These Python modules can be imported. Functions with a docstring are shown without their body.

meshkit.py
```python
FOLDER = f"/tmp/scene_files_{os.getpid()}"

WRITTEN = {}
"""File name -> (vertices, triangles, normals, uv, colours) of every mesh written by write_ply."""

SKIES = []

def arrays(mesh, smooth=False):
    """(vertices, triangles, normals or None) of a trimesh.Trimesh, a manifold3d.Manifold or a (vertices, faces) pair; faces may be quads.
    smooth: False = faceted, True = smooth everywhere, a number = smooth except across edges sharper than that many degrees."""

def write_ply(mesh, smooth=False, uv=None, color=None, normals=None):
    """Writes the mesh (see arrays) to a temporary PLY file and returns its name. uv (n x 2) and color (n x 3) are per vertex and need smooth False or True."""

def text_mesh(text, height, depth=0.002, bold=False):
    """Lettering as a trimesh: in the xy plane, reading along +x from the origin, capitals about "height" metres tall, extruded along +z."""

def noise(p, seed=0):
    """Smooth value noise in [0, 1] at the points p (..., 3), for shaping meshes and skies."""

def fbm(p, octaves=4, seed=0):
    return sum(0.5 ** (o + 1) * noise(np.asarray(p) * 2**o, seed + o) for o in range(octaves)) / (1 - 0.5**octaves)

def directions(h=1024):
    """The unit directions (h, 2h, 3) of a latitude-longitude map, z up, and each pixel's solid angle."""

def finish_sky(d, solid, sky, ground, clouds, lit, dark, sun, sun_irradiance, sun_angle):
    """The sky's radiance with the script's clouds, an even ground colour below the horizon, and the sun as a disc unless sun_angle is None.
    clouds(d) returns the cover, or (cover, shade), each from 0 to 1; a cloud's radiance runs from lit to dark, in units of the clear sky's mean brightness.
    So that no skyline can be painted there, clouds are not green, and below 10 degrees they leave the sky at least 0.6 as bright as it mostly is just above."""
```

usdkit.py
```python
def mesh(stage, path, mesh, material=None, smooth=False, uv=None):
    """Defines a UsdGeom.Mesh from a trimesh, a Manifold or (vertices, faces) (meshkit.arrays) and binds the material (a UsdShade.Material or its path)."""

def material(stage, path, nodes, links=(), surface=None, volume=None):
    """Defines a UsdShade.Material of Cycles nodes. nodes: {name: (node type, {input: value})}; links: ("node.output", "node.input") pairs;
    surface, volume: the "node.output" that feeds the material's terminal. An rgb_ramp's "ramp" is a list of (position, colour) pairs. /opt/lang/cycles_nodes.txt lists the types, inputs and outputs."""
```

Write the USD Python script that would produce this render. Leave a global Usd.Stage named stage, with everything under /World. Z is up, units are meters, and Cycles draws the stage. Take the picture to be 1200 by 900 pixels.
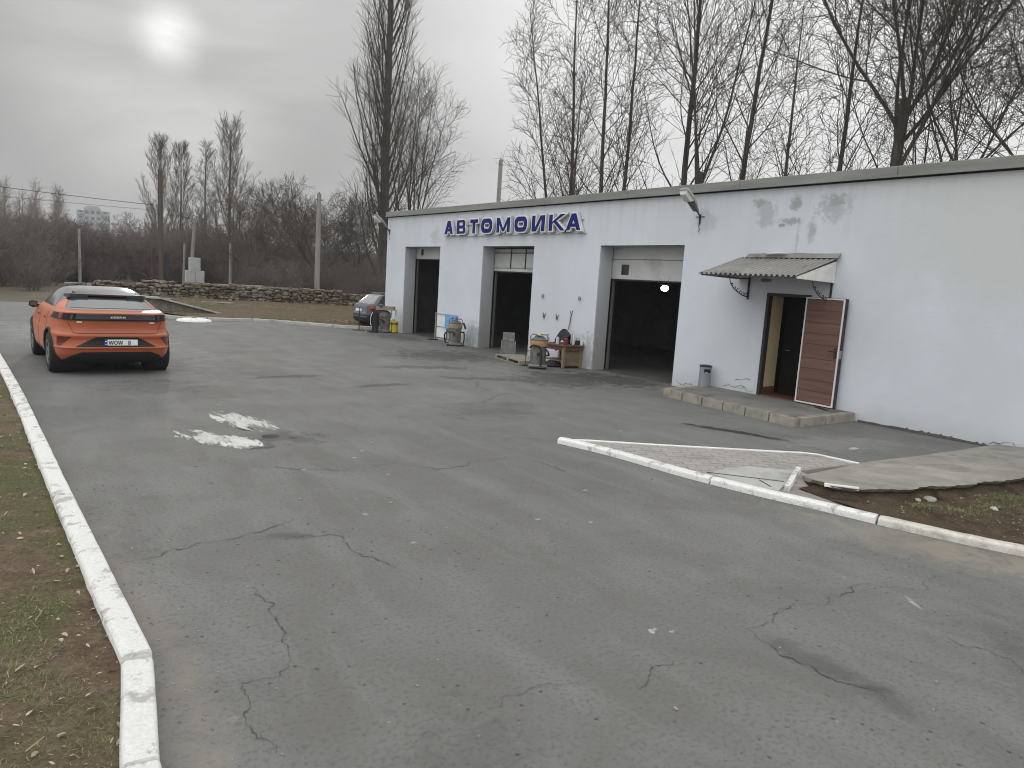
import math, random
import numpy as np, trimesh, usdkit, meshkit
import shapely
from shapely import affinity
from shapely.geometry import Polygon, LineString, Point, box as sbox
from shapely.ops import unary_union
import manifold3d as m3
from pxr import Usd, UsdGeom, UsdLux, UsdShade, Gf, Sdf, Vt

stage = Usd.Stage.CreateInMemory()
UsdGeom.SetStageUpAxis(stage, 'Z'); UsdGeom.SetStageMetersPerUnit(stage, 1.0)
UsdGeom.Xform.Define(stage, '/World'); UsdGeom.Scope.Define(stage, '/World/Looks')

# ------------------------------------------------------------ camera
CAM_H = 1.95
CAM_R = np.array([0.80187839, -0.59418468, 0.0627345])
CAM_D = np.array([-0.03227363, -0.14791844, -0.98847284])
CAM_F = np.array([0.596615, 0.79061033, -0.1377891])
cam = UsdGeom.Camera.Define(stage, '/World/camera')
cam.CreateHorizontalApertureAttr(36.0); cam.CreateVerticalApertureAttr(27.0)
cam.CreateFocalLengthAttr(36.0 * 842.37 / 1200.0)
cam.CreateClippingRangeAttr(Gf.Vec2f(0.05, 3000.0))
EXPOSURE = 0.2
cam.CreateExposureAttr(EXPOSURE)
_m = Gf.Matrix4d(1.0)
for _i, _r in enumerate((CAM_R, -CAM_D, -CAM_F)):
    _m.SetRow(_i, Gf.Vec4d(*map(float, _r), 0.0))
_m.SetRow(3, Gf.Vec4d(0, 0, CAM_H, 1))
cam.AddTransformOp().Set(_m)

# ------------------------------------------------------------ sky and sun (thin overcast, low veiled sun)
SUN_EL, SUN_AZ = math.radians(14.9), math.radians(11.3)          # azimuth = atan2(x, y)
SUN = np.array([math.sin(SUN_AZ) * math.cos(SUN_EL), math.cos(SUN_AZ) * math.cos(SUN_EL), math.sin(SUN_EL)])
SKY_STRENGTH = 0.1
usdkit.material(stage, '/World/Looks/sky_look', {
    'tc': ('texture_coordinate', {}),
    'dir': ('vector_math', {'math_type': 'normalize'}),
    'sky': ('sky_texture', {'sky_type': 'single_scattering', 'sun_disc': False, 'sun_elevation': SUN_EL, 'sun_rotation': SUN_AZ, 'altitude': 100.0, 'aerosol_density': 2.0}),
    # cloud sheet: brighter overhead than at the horizon, streaky, lit through around the sun
    'sep': ('separate_xyz', {}),
    'zc': ('math', {'math_type': 'maximum', 'value2': 0.0}),
    'z2': ('math', {'math_type': 'power', 'value2': 1.6}),
    'up': ('math', {'math_type': 'multiply_add', 'value2': 4.6, 'value3': 3.75}),
    'stretch': ('mapping', {'scale': (1.5, 1.5, 5.5), 'location': (0.35, 0.1, 0.15)}),
    'n': ('noise_texture', {'scale': 1.1, 'detail': 5.0, 'roughness': 0.5, 'distortion': 0.5}),
    'nr': ('map_range', {'clamp': True, 'from_min': 0.34, 'from_max': 0.66, 'to_min': 0.92, 'to_max': 1.08}),
    'east': ('vector_math', {'math_type': 'dot_product', 'vector2': (0.0, 0.995, 0.10)}),
    'er': ('map_range', {'range_type': 'smoothstep', 'clamp': True, 'from_min': 0.72, 'from_max': 0.99, 'to_min': 1.70, 'to_max': 0.84}),
    'dot': ('vector_math', {'math_type': 'dot_product', 'vector2': tuple(SUN)}),
    'halo': ('map_range', {'range_type': 'smoothstep', 'clamp': True, 'from_min': 0.975, 'from_max': 1.0, 'to_min': 0.0, 'to_max': 1.5}),
    'inner': ('map_range', {'clamp': True, 'from_min': 0.9978, 'from_max': 1.0, 'to_min': 0.0, 'to_max': 1.0}),
    'ipow': ('math', {'math_type': 'power', 'value2': 4.5}),
    'igain': ('math', {'math_type': 'multiply', 'value2': 5.0}),
    'nc': ('map_range', {'clamp': True, 'from_min': 0.38, 'from_max': 0.62, 'to_min': 0.25, 'to_max': 1.45}),
    'fine': ('noise_texture', {'scale': 5.0, 'detail': 5.0, 'roughness': 0.6, 'distortion': 0.6}),
    'fr': ('map_range', {'clamp': True, 'from_min': 0.35, 'from_max': 0.62, 'to_min': 0.5, 'to_max': 1.0}),
    'innern': ('math', {'math_type': 'multiply'}),
    'halon': ('math', {'math_type': 'multiply'}),
    'm0': ('math', {'math_type': 'multiply'}),
    'm1': ('math', {'math_type': 'multiply'}),
    'a1': ('math', {'math_type': 'add'}),
    'a2': ('math', {'math_type': 'add'}),
    'cloud': ('combine_color', {}),
    'warm': ('mix', {'mix_type': 'multiply', 'fac': 1.0, 'color2': (0.995, 1.0, 0.99)}),
    'mix': ('mix', {'fac': 0.998}),
    'bg': ('background_shader', {'strength': SKY_STRENGTH}),
}, [('tc.generated', 'dir.vector1'), ('dir.vector', 'sep.vector'), ('sep.z', 'zc.value1'), ('zc.value', 'z2.value1'), ('z2.value', 'up.value1'), ('dir.vector', 'stretch.vector'), ('stretch.vector', 'n.vector'),
    ('n.fac', 'nr.value'), ('n.fac', 'nc.value'), ('dir.vector', 'dot.vector1'), ('dot.value', 'halo.value'), ('dot.value', 'inner.value'), ('dir.vector', 'east.vector1'), ('east.value', 'er.value'),
    ('up.value', 'm0.value1'), ('er.result', 'm0.value2'), ('m0.value', 'm1.value1'), ('nr.result', 'm1.value2'), ('halo.result', 'halon.value1'), ('nc.result', 'halon.value2'),
    ('m1.value', 'a1.value1'), ('halon.value', 'a1.value2'), ('a1.value', 'a2.value1'), ('stretch.vector', 'fine.vector'), ('fine.fac', 'fr.value'), ('inner.result', 'ipow.value1'), ('ipow.value', 'igain.value1'), ('igain.value', 'innern.value1'), ('fr.result', 'innern.value2'), ('innern.value', 'a2.value2'),
    ('a2.value', 'cloud.r'), ('a2.value', 'cloud.g'), ('a2.value', 'cloud.b'), ('cloud.color', 'warm.color1'),
    ('sky.color', 'mix.color1'), ('warm.color', 'mix.color2'), ('mix.color', 'bg.color')], surface='bg.background')
dome = UsdLux.DomeLight.Define(stage, '/World/sky')
UsdShade.MaterialBindingAPI.Apply(dome.GetPrim()).Bind(UsdShade.Material.Get(stage, '/World/Looks/sky_look'))
sun = UsdLux.DistantLight.Define(stage, '/World/sun')
sun.CreateIntensityAttr(0.12); sun.CreateAngleAttr(2.4); sun.CreateNormalizeAttr(True); sun.CreateColorAttr(Gf.Vec3f(1.0, 0.96, 0.9))
_z = SUN; _x = np.cross([0, 0, 1], _z); _x /= np.linalg.norm(_x); _y = np.cross(_z, _x)
_m = Gf.Matrix4d(1.0)
for _i, _r in enumerate((_x, _y, _z)): _m.SetRow(_i, Gf.Vec4d(*map(float, _r), 0.0))
sun.AddTransformOp().Set(_m)

# ------------------------------------------------------------ helpers
USED = {}
def numbered(name, parent='/World'):
    k = (str(parent), name); n = USED.get(k, 0); USED[k] = n + 1
    return name if n == 0 else f'{name}_{n:03d}'
def path_of(p): return '/World' if p is None else str(p.GetPath() if hasattr(p, 'GetPath') else p)
def tag(o, label=None, cat=None, group=None, kind=None):
    o = o.GetPrim() if hasattr(o, 'GetPrim') else o
    for k, v in (('label', label), ('category', cat), ('group', group), ('kind', kind)):
        if v: o.SetCustomDataByKey(k, v)
    return o
def thing(name, label, cat, loc=(0, 0, 0), rz=0.0, group=None, kind=None, rx=0.0, ry=0.0, scale=None):
    x = UsdGeom.Xform.Define(stage, '/World/' + numbered(name))
    x.AddTranslateOp().Set(Gf.Vec3d(*map(float, loc)))
    if rz: x.AddRotateZOp().Set(math.degrees(rz))
    if ry: x.AddRotateYOp().Set(math.degrees(ry))
    if rx: x.AddRotateXOp().Set(math.degrees(rx))
    if scale: x.AddScaleOp().Set(Gf.Vec3f(*([scale] * 3 if np.ndim(scale) == 0 else scale)))
    return tag(x.GetPrim(), label, cat, group, kind)
def obj(name, mesh, material, parent=None, smooth=False, label=None, kind=None):
    if isinstance(mesh, MB): mesh = mesh.mesh()
    pp = path_of(parent)
    u = usdkit.mesh(stage, pp + '/' + numbered(name, pp), mesh, MAT[material], smooth)
    return tag(u.GetPrim(), label, None, None, kind)
def copy_of(root, loc, rz=0.0, label=None, group=None, scale=None):
    was = root.GetCustomData()
    base = root.GetName()
    if base[-4:-3] == '_' and base[-3:].isdigit(): base = base[:-4]
    r = UsdGeom.Xform.Define(stage, '/World/' + numbered(base)).GetPrim()
    r.GetReferences().AddInternalReference(root.GetPath())
    x = UsdGeom.Xform(r); x.ClearXformOpOrder()
    x.AddTranslateOp(opSuffix='at').Set(Gf.Vec3d(*map(float, loc)))
    if rz: x.AddRotateZOp(opSuffix='turn').Set(math.degrees(rz))
    if scale: x.AddScaleOp(opSuffix='size').Set(Gf.Vec3f(*([scale] * 3 if np.ndim(scale) == 0 else scale)))
    tag(r, label or was.get('label'), was.get('category'), group or was.get('group'))
    r.SetInstanceable(True)
    return r

class MB:
    """collects pieces into one mesh"""
    def __init__(self): self.v, self.f, self.n = [], [], 0
    def add(self, v, f=None):
        if f is None:
            if hasattr(v, 'to_mesh'): q = v.to_mesh(); v, f = q.vert_properties[:, :3], q.tri_verts
            else: v, f = v.vertices, v.faces
        v, f = np.asarray(v, float), np.asarray(f, int)
        if len(v) == 0: return self
        if f.shape[1] == 4: f = np.vstack([f[:, [0, 1, 2]], f[:, [0, 2, 3]]])
        self.v.append(v); self.f.append(f + self.n); self.n += len(v); return self
    def box(self, lo, hi, bevel=0.0):
        return self.add(rbox(lo, hi, bevel))
    def bar(self, a, b, w, h=None, up=(0, 0, 1)):
        a, b = np.asarray(a, float), np.asarray(b, float); d = b - a; L = np.linalg.norm(d); d = d / L
        u = np.asarray(up, float)
        if abs(d @ u) > 0.95: u = np.array([1.0, 0, 0])
        s = np.cross(d, u); s /= np.linalg.norm(s); u = np.cross(s, d); h = h or w
        c = [p + s * w / 2 * i + u * h / 2 * j for p in (a, b) for i, j in ((-1, -1), (1, -1), (1, 1), (-1, 1))]
        return self.add(np.array(c), [[0, 3, 2], [0, 2, 1], [4, 5, 6], [4, 6, 7], [0, 1, 5], [0, 5, 4], [1, 2, 6], [1, 6, 5], [2, 3, 7], [2, 7, 6], [3, 0, 4], [3, 4, 7]])
    def tube(self, pts, r, sides=8):
        pts = np.asarray(pts, float); r = np.broadcast_to(np.asarray(r, float), (len(pts),))
        v, f = tubes(pts[None], r[None], sides, caps=True); return self.add(v, f)
    def lathe(self, prof, sides=20, at=(0, 0, 0), axis='z'):
        m = trimesh.creation.revolve(np.asarray(prof, float), sections=sides)
        v = np.array(m.vertices)
        if axis == 'x': v = v[:, [2, 0, 1]]
        if axis == 'y': v = v[:, [1, 2, 0]]
        return self.add(v + np.asarray(at, float), m.faces)
    def ball(self, c, r, sub=2):
        m = trimesh.creation.icosphere(sub); return self.add(m.vertices * np.asarray(r, float) + np.asarray(c, float), m.faces)
    def poly(self, pg, z0, z1, T=None):
        for g in getattr(pg, 'geoms', [pg]):
            if g.is_empty or g.geom_type != 'Polygon' or g.area < 1e-7: continue
            m = trimesh.creation.extrude_polygon(g, z1 - z0, engine='earcut'); v = m.vertices + [0, 0, z0]
            self.add(v if T is None else T(v), m.faces)
        return self
    def mesh(self): return np.vstack(self.v), np.vstack(self.f)

def rbox(lo, hi, bevel=0.0):
    lo, hi = np.asarray(lo, float), np.asarray(hi, float)
    if bevel <= 0:
        m = trimesh.creation.box(hi - lo); m.apply_translation((lo + hi) / 2); return m
    b = min(bevel, *((hi - lo) * 0.45)); pts = []
    for i in (0, 1):
        for j in (0, 1):
            for k in (0, 1):
                c = np.where([i, j, k], hi, lo); s = np.where([i, j, k], -1, 1)
                for ax in range(3):
                    p = c + s * b; p[ax] = c[ax]; pts.append(p)
    return trimesh.convex.convex_hull(np.array(pts))

def tubes(P, Rr, sides, caps=False):
    """P (N,M,3) polylines, Rr (N,M) radii -> one triangle mesh"""
    N, M = P.shape[:2]
    D = np.empty_like(P); D[:, 1:-1] = P[:, 2:] - P[:, :-2]; D[:, 0] = P[:, 1] - P[:, 0]; D[:, -1] = P[:, -1] - P[:, -2]
    D /= np.maximum(np.linalg.norm(D, axis=2, keepdims=True), 1e-9)
    mean = D.mean(1); ref = np.where(np.abs(mean[:, 2:3]) < 0.75, [[0, 0, 1.0]], [[1.0, 0, 0]])[:, None]
    S = np.cross(D, ref); S /= np.maximum(np.linalg.norm(S, axis=2, keepdims=True), 1e-9); U = np.cross(S, D)
    a = np.arange(sides) / sides * 2 * np.pi
    V = P[:, :, None] + Rr[:, :, None, None] * (np.cos(a)[None, None, :, None] * S[:, :, None] + np.sin(a)[None, None, :, None] * U[:, :, None])
    idx = np.arange(N * M * sides).reshape(N, M, sides)
    i0, i1 = idx[:, :-1], idx[:, 1:]; j0, j1 = np.roll(i0, -1, 2), np.roll(i1, -1, 2)
    F = np.concatenate([np.stack([i0, i1, j1], -1).reshape(-1, 3), np.stack([i0, j1, j0], -1).reshape(-1, 3)])
    if caps:
        for e in (0, M - 1):
            ring = idx[:, e]; t = [ring[:, [0, k, k + 1]] if e else ring[:, [0, k + 1, k]] for k in range(1, sides - 1)]
            F = np.concatenate([F] + t)
    return V.reshape(-1, 3), F

def grid(nx, ny):
    i = np.arange((nx - 1) * (ny - 1)); a = i // (ny - 1) * ny + i % (ny - 1)
    return np.stack([a, a + ny, a + ny + 1, a + 1], 1)
def sheet(fn, us, vs):
    """fn(u, v) -> (..., 3); a grid over us x vs"""
    U, V = np.meshgrid(us, vs, indexing='ij'); P = fn(U, V)
    return P.reshape(-1, 3), grid(len(us), len(vs))
def interp(x, xs, ys): return np.interp(x, xs, ys)
def smooth_poly(pts, n):
    pts = np.asarray(pts, float); t = np.r_[0, np.cumsum(np.linalg.norm(np.diff(pts, axis=0), axis=1))]
    from scipy.interpolate import PchipInterpolator
    return PchipInterpolator(t, pts)(np.linspace(0, t[-1], n))

# ------------------------------------------------------------ materials
MAT = {}
def mat(name, col, col2=None, scale=4.0, rough=0.8, bump=0.0, bscale=60.0, metallic=0.0, spec=0.3, detail=5.0, lo=0.35, hi=0.65, dirt=None, dscale=1.0, dlo=0.55, dhi=0.72, stretch=(1, 1, 1), obj_space=False, coat=0.0, coat_rough=0.14, rvar=0.0, bdist=0.01, trans=0.0):
    """plain surface: two tones mixed by noise, optional blotches of dirt, fine bump"""
    n = {'p': ('principled_bsdf', {'base_color': col, 'roughness': rough, 'metallic': metallic, 'specular_ior_level': spec, 'coat_weight': coat, 'coat_roughness': coat_rough})}
    L = []
    src = 'g.position'
    if obj_space: n['g'] = ('texture_coordinate', {}); src = 'g.object'
    else: n['g'] = ('geometry', {})
    n['mp'] = ('mapping', {'scale': stretch}); L.append((src, 'mp.vector'))
    out = None
    if col2 is not None:
        n['n'] = ('noise_texture', {'scale': scale, 'detail': detail, 'roughness': 0.6})
        n['r'] = ('rgb_ramp', {'ramp': [(lo, col), (hi, col2)]})
        L += [('mp.vector', 'n.vector'), ('n.fac', 'r.fac')]; out = 'r.color'
    if dirt is not None:
        n['dn'] = ('noise_texture', {'scale': dscale, 'detail': 6.0, 'roughness': 0.65})
        n['dr'] = ('map_range', {'clamp': True, 'from_min': dlo, 'from_max': dhi})
        n['dm'] = ('mix', {'color1': col, 'color2': dirt})
        L += [(src, 'dn.vector'), ('dn.fac', 'dr.value'), ('dr.result', 'dm.fac')]
        if out: L.append((out, 'dm.color1'))
        out = 'dm.color'
    if out: L.append((out, 'p.base_color'))
    if bump:
        n['bn'] = ('noise_texture', {'scale': bscale, 'detail': 4.0, 'roughness': 0.6})
        n['b'] = ('bump', {'strength': bump, 'distance': bdist})
        L += [('mp.vector', 'bn.vector'), ('bn.fac', 'b.height'), ('b.normal', 'p.normal')]
    MAT[name] = usdkit.material(stage, '/World/Looks/' + name, n, L, surface='p.BSDF')
    return MAT[name]

class Graph:
    """small builder for bigger materials"""
    def __init__(self, name): self.name, self.n, self.L, self.k = name, {}, [], 0
    def node(self, kind, _in=None, **kw):
        self.k += 1; nm = f'n{self.k}'; self.n[nm] = (kind, kw)
        for s, src in (_in or {}).items(): self.L.append((src, f'{nm}.{s}'))
        return nm
    def noise(self, vec, scale, detail=5.0, rough=0.6, dist=0.0): return self.node('noise_texture', {'vector': vec}, scale=scale, detail=detail, roughness=rough, distortion=dist) + '.fac'
    def rng(self, v, a, b, c=0.0, d=1.0): return self.node('map_range', {'value': v}, clamp=True, from_min=a, from_max=b, to_min=c, to_max=d) + '.result'
    def math(self, op, a, b, clamp=False):
        i, kw = {}, {'math_type': op, 'use_clamp': clamp}
        for s, x in (('value1', a), ('value2', b)):
            if isinstance(x, str): i[s] = x
            else: kw[s] = float(x)
        return self.node('math', i, **kw) + '.value'
    def mix(self, fac, a, b, kind='mix'):
        i, kw = {}, {'mix_type': kind}
        for s, x in (('fac', fac), ('color1', a), ('color2', b)):
            if isinstance(x, str): i[s] = x
            else: kw[s] = x
        return self.node('mix', i, **kw) + '.color'
    def blob(self, pos, c, r, rot=0.0, noise=None, amount=0.6, a=0.30, b=0.45):
        """an irregular patch: ellipse of radii r about c, its edge broken up by a noise"""
        m = self.node('mapping', {'vector': pos}, mapping_type='texture', location=c, rotation=(0.0, 0.0, rot), scale=r) + '.vector'
        g = self.node('gradient_texture', {'vector': m}, gradient_type='spherical') + '.fac'
        if noise:
            g = self.math('add', g, self.math('multiply', self.math('subtract', self.rng(noise, 0.30, 0.70), 0.5), amount))
            # keep the noise inside the ellipse
            g = self.math('multiply', g, self.rng(self.node('gradient_texture', {'vector': m}, gradient_type='spherical') + '.fac', 0.0, 0.12))
        return self.rng(g, a, b)
    def done(self, surface): MAT[self.name] = usdkit.material(stage, '/World/Looks/' + self.name, self.n, self.L, surface=surface)

# ---- asphalt: patched, dusty, with oily and chalky marks
g = Graph('asphalt_look')
P = g.node('geometry') + '.position'
big = g.noise(P, 0.22, 4, 0.55, 0.4)
mid = g.noise(P, 1.1, 6, 0.62, 0.6)
st = g.node('mapping', {'vector': P}, scale=(1.0, 0.28, 1.0), rotation=(0, 0, 0.25)) + '.vector'
streak = g.noise(st, 2.3, 6, 0.6, 0.8)
fine = g.noise(P, 38.0, 4, 0.7)
grit = g.noise(P, 210.0, 3, 0.7)
col = g.mix(g.rng(big, 0.35, 0.65), (0.147, 0.146, 0.142), (0.178, 0.177, 0.172))
col = g.mix(g.rng(mid, 0.36, 0.62, 0.0, 0.50), col, (0.118, 0.115, 0.109))
col = g.mix(g.rng(streak, 0.46, 0.74, 0.0, 0.38), col, (0.245, 0.245, 0.238))
col = g.mix(g.rng(fine, 0.50, 0.62, 0.0, 0.55), col, (0.092, 0.090, 0.086))
col = g.mix(g.rng(grit, 0.56, 0.70, 0.0, 0.55), col, (0.32, 0.315, 0.30))
col = g.mix(g.rng(grit, 0.44, 0.32, 0.0, 0.55), col, (0.065, 0.064, 0.061))
vor = g.node('voronoi_texture', {'vector': P}, scale=13.0, randomness=1.0); vcol = g.node('separate_color', {'color': vor + '.color'})
pit = g.math('multiply', g.rng(vor + '.distance', 0.17, 0.10), g.rng(g.math('add', vcol + '.r', g.math('multiply', mid, 0.6)), 1.02, 1.10))
col = g.mix(g.math('multiply', pit, 0.65), col, (0.035, 0.034, 0.032))
vor2 = g.node('voronoi_texture', {'vector': P}, scale=4.0, randomness=1.0); vcol2 = g.node('separate_color', {'color': vor2 + '.color'})
fleck = g.math('multiply', g.rng(g.math('add', vor2 + '.distance', g.math('multiply', fine, 0.16)), 0.20, 0.14), g.rng(vcol2 + '.g', 0.90, 0.96))
col = g.mix(g.math('multiply', fleck, 0.6), col, (0.40, 0.395, 0.38))
edge = g.noise(P, 3.6, 8, 0.72, 0.6)
edge2 = g.noise(st, 8.0, 8, 0.74, 0.6)
DARK, PALE, SAND = (0.062, 0.060, 0.058), (0.58, 0.58, 0.56), (0.265, 0.235, 0.195)
for c, r, rot, a, b, k, tone in [
        ((9.75, 15.9, 0), (1.9, 2.0, 1), 0.6, 0.25, 0.55, 0.75, DARK), ((10.2, 11.6, 0), (2.2, 1.6, 1), 0.4, 0.25, 0.6, 0.75, DARK),
        ((11.2, 11.2, 0), (1.3, 1.7, 1), 0.0, 0.2, 0.55, 0.8, DARK), ((11.0, 20.8, 0), (1.2, 2.0, 1), 0.0, 0.25, 0.6, 0.6, DARK), ((3.66, 1.9, 0), (0.16, 0.55, 1), 0.1, 0.2, 0.7, 0.45, DARK),
        ((3.62, 1.5, 0), (0.16, 0.3, 1), 0.1, 0.2, 0.7, 0.35, DARK), ((1.85, 5.0, 0), (0.12, 0.28, 1), 1.2, 0.25, 0.6, 0.45, DARK), ((8.9, 6.4, 0), (0.16, 0.9, 1), 0.35, 0.2, 0.42, 0.95, (0.03, 0.03, 0.03)),
        ((9.1, 5.75, 0), (0.13, 0.28, 1), 0.4, 0.2, 0.4, 0.9, (0.03, 0.03, 0.03)), ((4.6, 12.95, 0), (0.9, 0.25, 1), 0.15, 0.2, 0.5, 0.6, DARK), ((5.8, 11.6, 0), (0.8, 0.2, 1), 0.1, 0.22, 0.45, 0.6, DARK),
        ((8.0, 13.8, 0), (1.6, 0.35, 1), -0.2, 0.2, 0.5, 0.6, DARK), ((8.3, 11.9, 0), (1.4, 0.3, 1), -0.5, 0.2, 0.5, 0.6, DARK), ((2.3, 12.3, 0), (1.3, 1.3, 1), 0.3, 0.3, 0.7, 0.4, DARK), ((2.62, 8.75, 0), (0.12, 0.22, 1), 0.2, 0.25, 0.40, 0.9, (0.03, 0.03, 0.03)), ((2.72, 8.28, 0), (0.14, 0.14, 1), 0.2, 0.28, 0.42, 0.9, (0.03, 0.03, 0.03)), ((2.95, 8.1, 0), (0.08, 0.08, 1), 0.0, 0.25, 0.4, 0.9, (0.03, 0.03, 0.03)), ((2.45, 7.75, 0), (0.2, 0.12, 1), 0.0, 0.3, 0.5, 0.7, (0.04, 0.04, 0.04)), ((2.9, 8.1, 0), (0.6, 0.5, 1), 0.0, 0.3, 0.55, 0.5, DARK),
        ((1.6, 2.2, 0), (0.5, 0.6, 1), 0, 0.25, 0.8, 0.30, DARK), ((5.2, 1.1, 0), (1.2, 0.9, 1), 0, 0.3, 0.8, 0.35, DARK), ((6.5, 9.0, 0), (1.6, 1.1, 1), 0.5, 0.35, 0.8, 0.35, DARK),
        ((6.25, 2.6, 0), (0.5, 1.7, 1), 0.22, 0.15, 0.8, 0.55, SAND), ((6.62, 1.6, 0), (0.5, 1.3, 1), 0.3, 0.15, 0.8, 0.5, SAND), ((0.72, 4.2, 0), (0.16, 2.6, 1), 0.02, 0.1, 0.9, 0.4, SAND), ((0.62, 2.6, 0), (0.20, 1.0, 1), -0.1, 0.1, 0.9, 0.4, SAND),
        ((3.2, 16.8, 0), (1.6, 5.0, 1), 0.1, 0.3, 0.9, 0.4, (0.26, 0.26, 0.255)), ((2.0, 22.0, 0), (3.0, 6.0, 1), 0.1, 0.2, 0.9, 0.5, (0.27, 0.27, 0.265)), ((9.9, 5.2, 0), (1.6, 0.7, 1), -0.3, 0.25, 0.7, 0.45, (0.26, 0.25, 0.235))]:
    col = g.mix(g.math('multiply', g.blob(P, c, r, rot, edge, 1.1, a, b), k), col, tone)
for c, r, rot, a, b, k in [((2.70, 9.25, 0), (0.30, 0.86, 1), 0.20, 0.22, 0.36, 0.85), ((2.16, 8.38, 0), (0.30, 0.74, 1), 0.52, 0.22, 0.36, 0.85), ((2.33, 8.02, 0), (0.22, 0.32, 1), 0.5, 0.2, 0.36, 0.8),
                           ((3.12, 2.62, 0), (0.07, 0.03, 1), 0.4, 0.32, 0.6, 0.5), ((3.22, 2.55, 0), (0.05, 0.03, 1), 0.4, 0.35, 0.6, 0.6), ((5.0, 2.0, 0), (0.16, 0.03, 1), 0.9, 0.38, 0.8, 0.4), ((9.6, 4.9, 0), (0.25, 0.06, 1), 0.1, 0.3, 0.55, 0.6)]:
    col = g.mix(g.math('multiply', g.math('multiply', g.blob(P, c, r, rot, edge2, 1.6, a + 0.02, b + 0.10), g.rng(edge2, 0.36, 0.56, 0.45, 1.0)), k), col, PALE)
hb = g.math('add', g.math('multiply', grit, 0.5), g.math('add', g.math('multiply', fine, 1.2), g.math('multiply', mid, 2.5)))
bump = g.node('bump', {'height': hb}, strength=0.32, distance=0.010) + '.normal'
p = g.node('principled_bsdf', {'base_color': col, 'normal': bump, 'roughness': g.rng(mid, 0.3, 0.7, 0.82, 0.96)}, specular_ior_level=0.2)
g.done(p + '.BSDF')

# ---- soil with worn grass
def soil(name, dark, light, green, gs=1.4, glo=0.46, ghi=0.60):
    g = Graph(name); P = g.node('geometry') + '.position'
    n1 = g.noise(P, 6.0, 6, 0.65); n2 = g.noise(P, 45.0, 5, 0.7); n3 = g.noise(P, gs, 5, 0.6, 0.4)
    col = g.mix(g.rng(n1, 0.35, 0.65), dark, light)
    col = g.mix(g.rng(n3, glo, ghi, 0, 0.75), col, green)
    col = g.mix(g.rng(n2, 0.46, 0.70, 0, 0.7), col, tuple(0.4 * x for x in dark))
    b = g.node('bump', {'height': g.math('add', n2, g.math('multiply', n1, 2.0))}, strength=0.9, distance=0.03) + '.normal'
    p = g.node('principled_bsdf', {'base_color': col, 'normal': b}, roughness=0.95, specular_ior_level=0.1)
    g.done(p + '.BSDF')
soil('verge_soil', (0.120, 0.088, 0.060), (0.215, 0.165, 0.115), (0.105, 0.118, 0.048), 1.1, 0.47, 0.57)
soil('bank_soil', (0.105, 0.074, 0.050), (0.185, 0.138, 0.096), (0.100, 0.108, 0.045), 0.4, 0.52, 0.62)
soil('bank_earth', (0.040, 0.029, 0.021), (0.085, 0.062, 0.044), (0.060, 0.056, 0.032), 2.5, 0.56, 0.66)
soil('field_soil', (0.12, 0.102, 0.080), (0.185, 0.158, 0.120), (0.12, 0.115, 0.070), 0.08)
soil('raw_soil', (0.072, 0.050, 0.034), (0.135, 0.098, 0.066), (0.095, 0.088, 0.048), 1.7, 0.56, 0.66)

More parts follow.
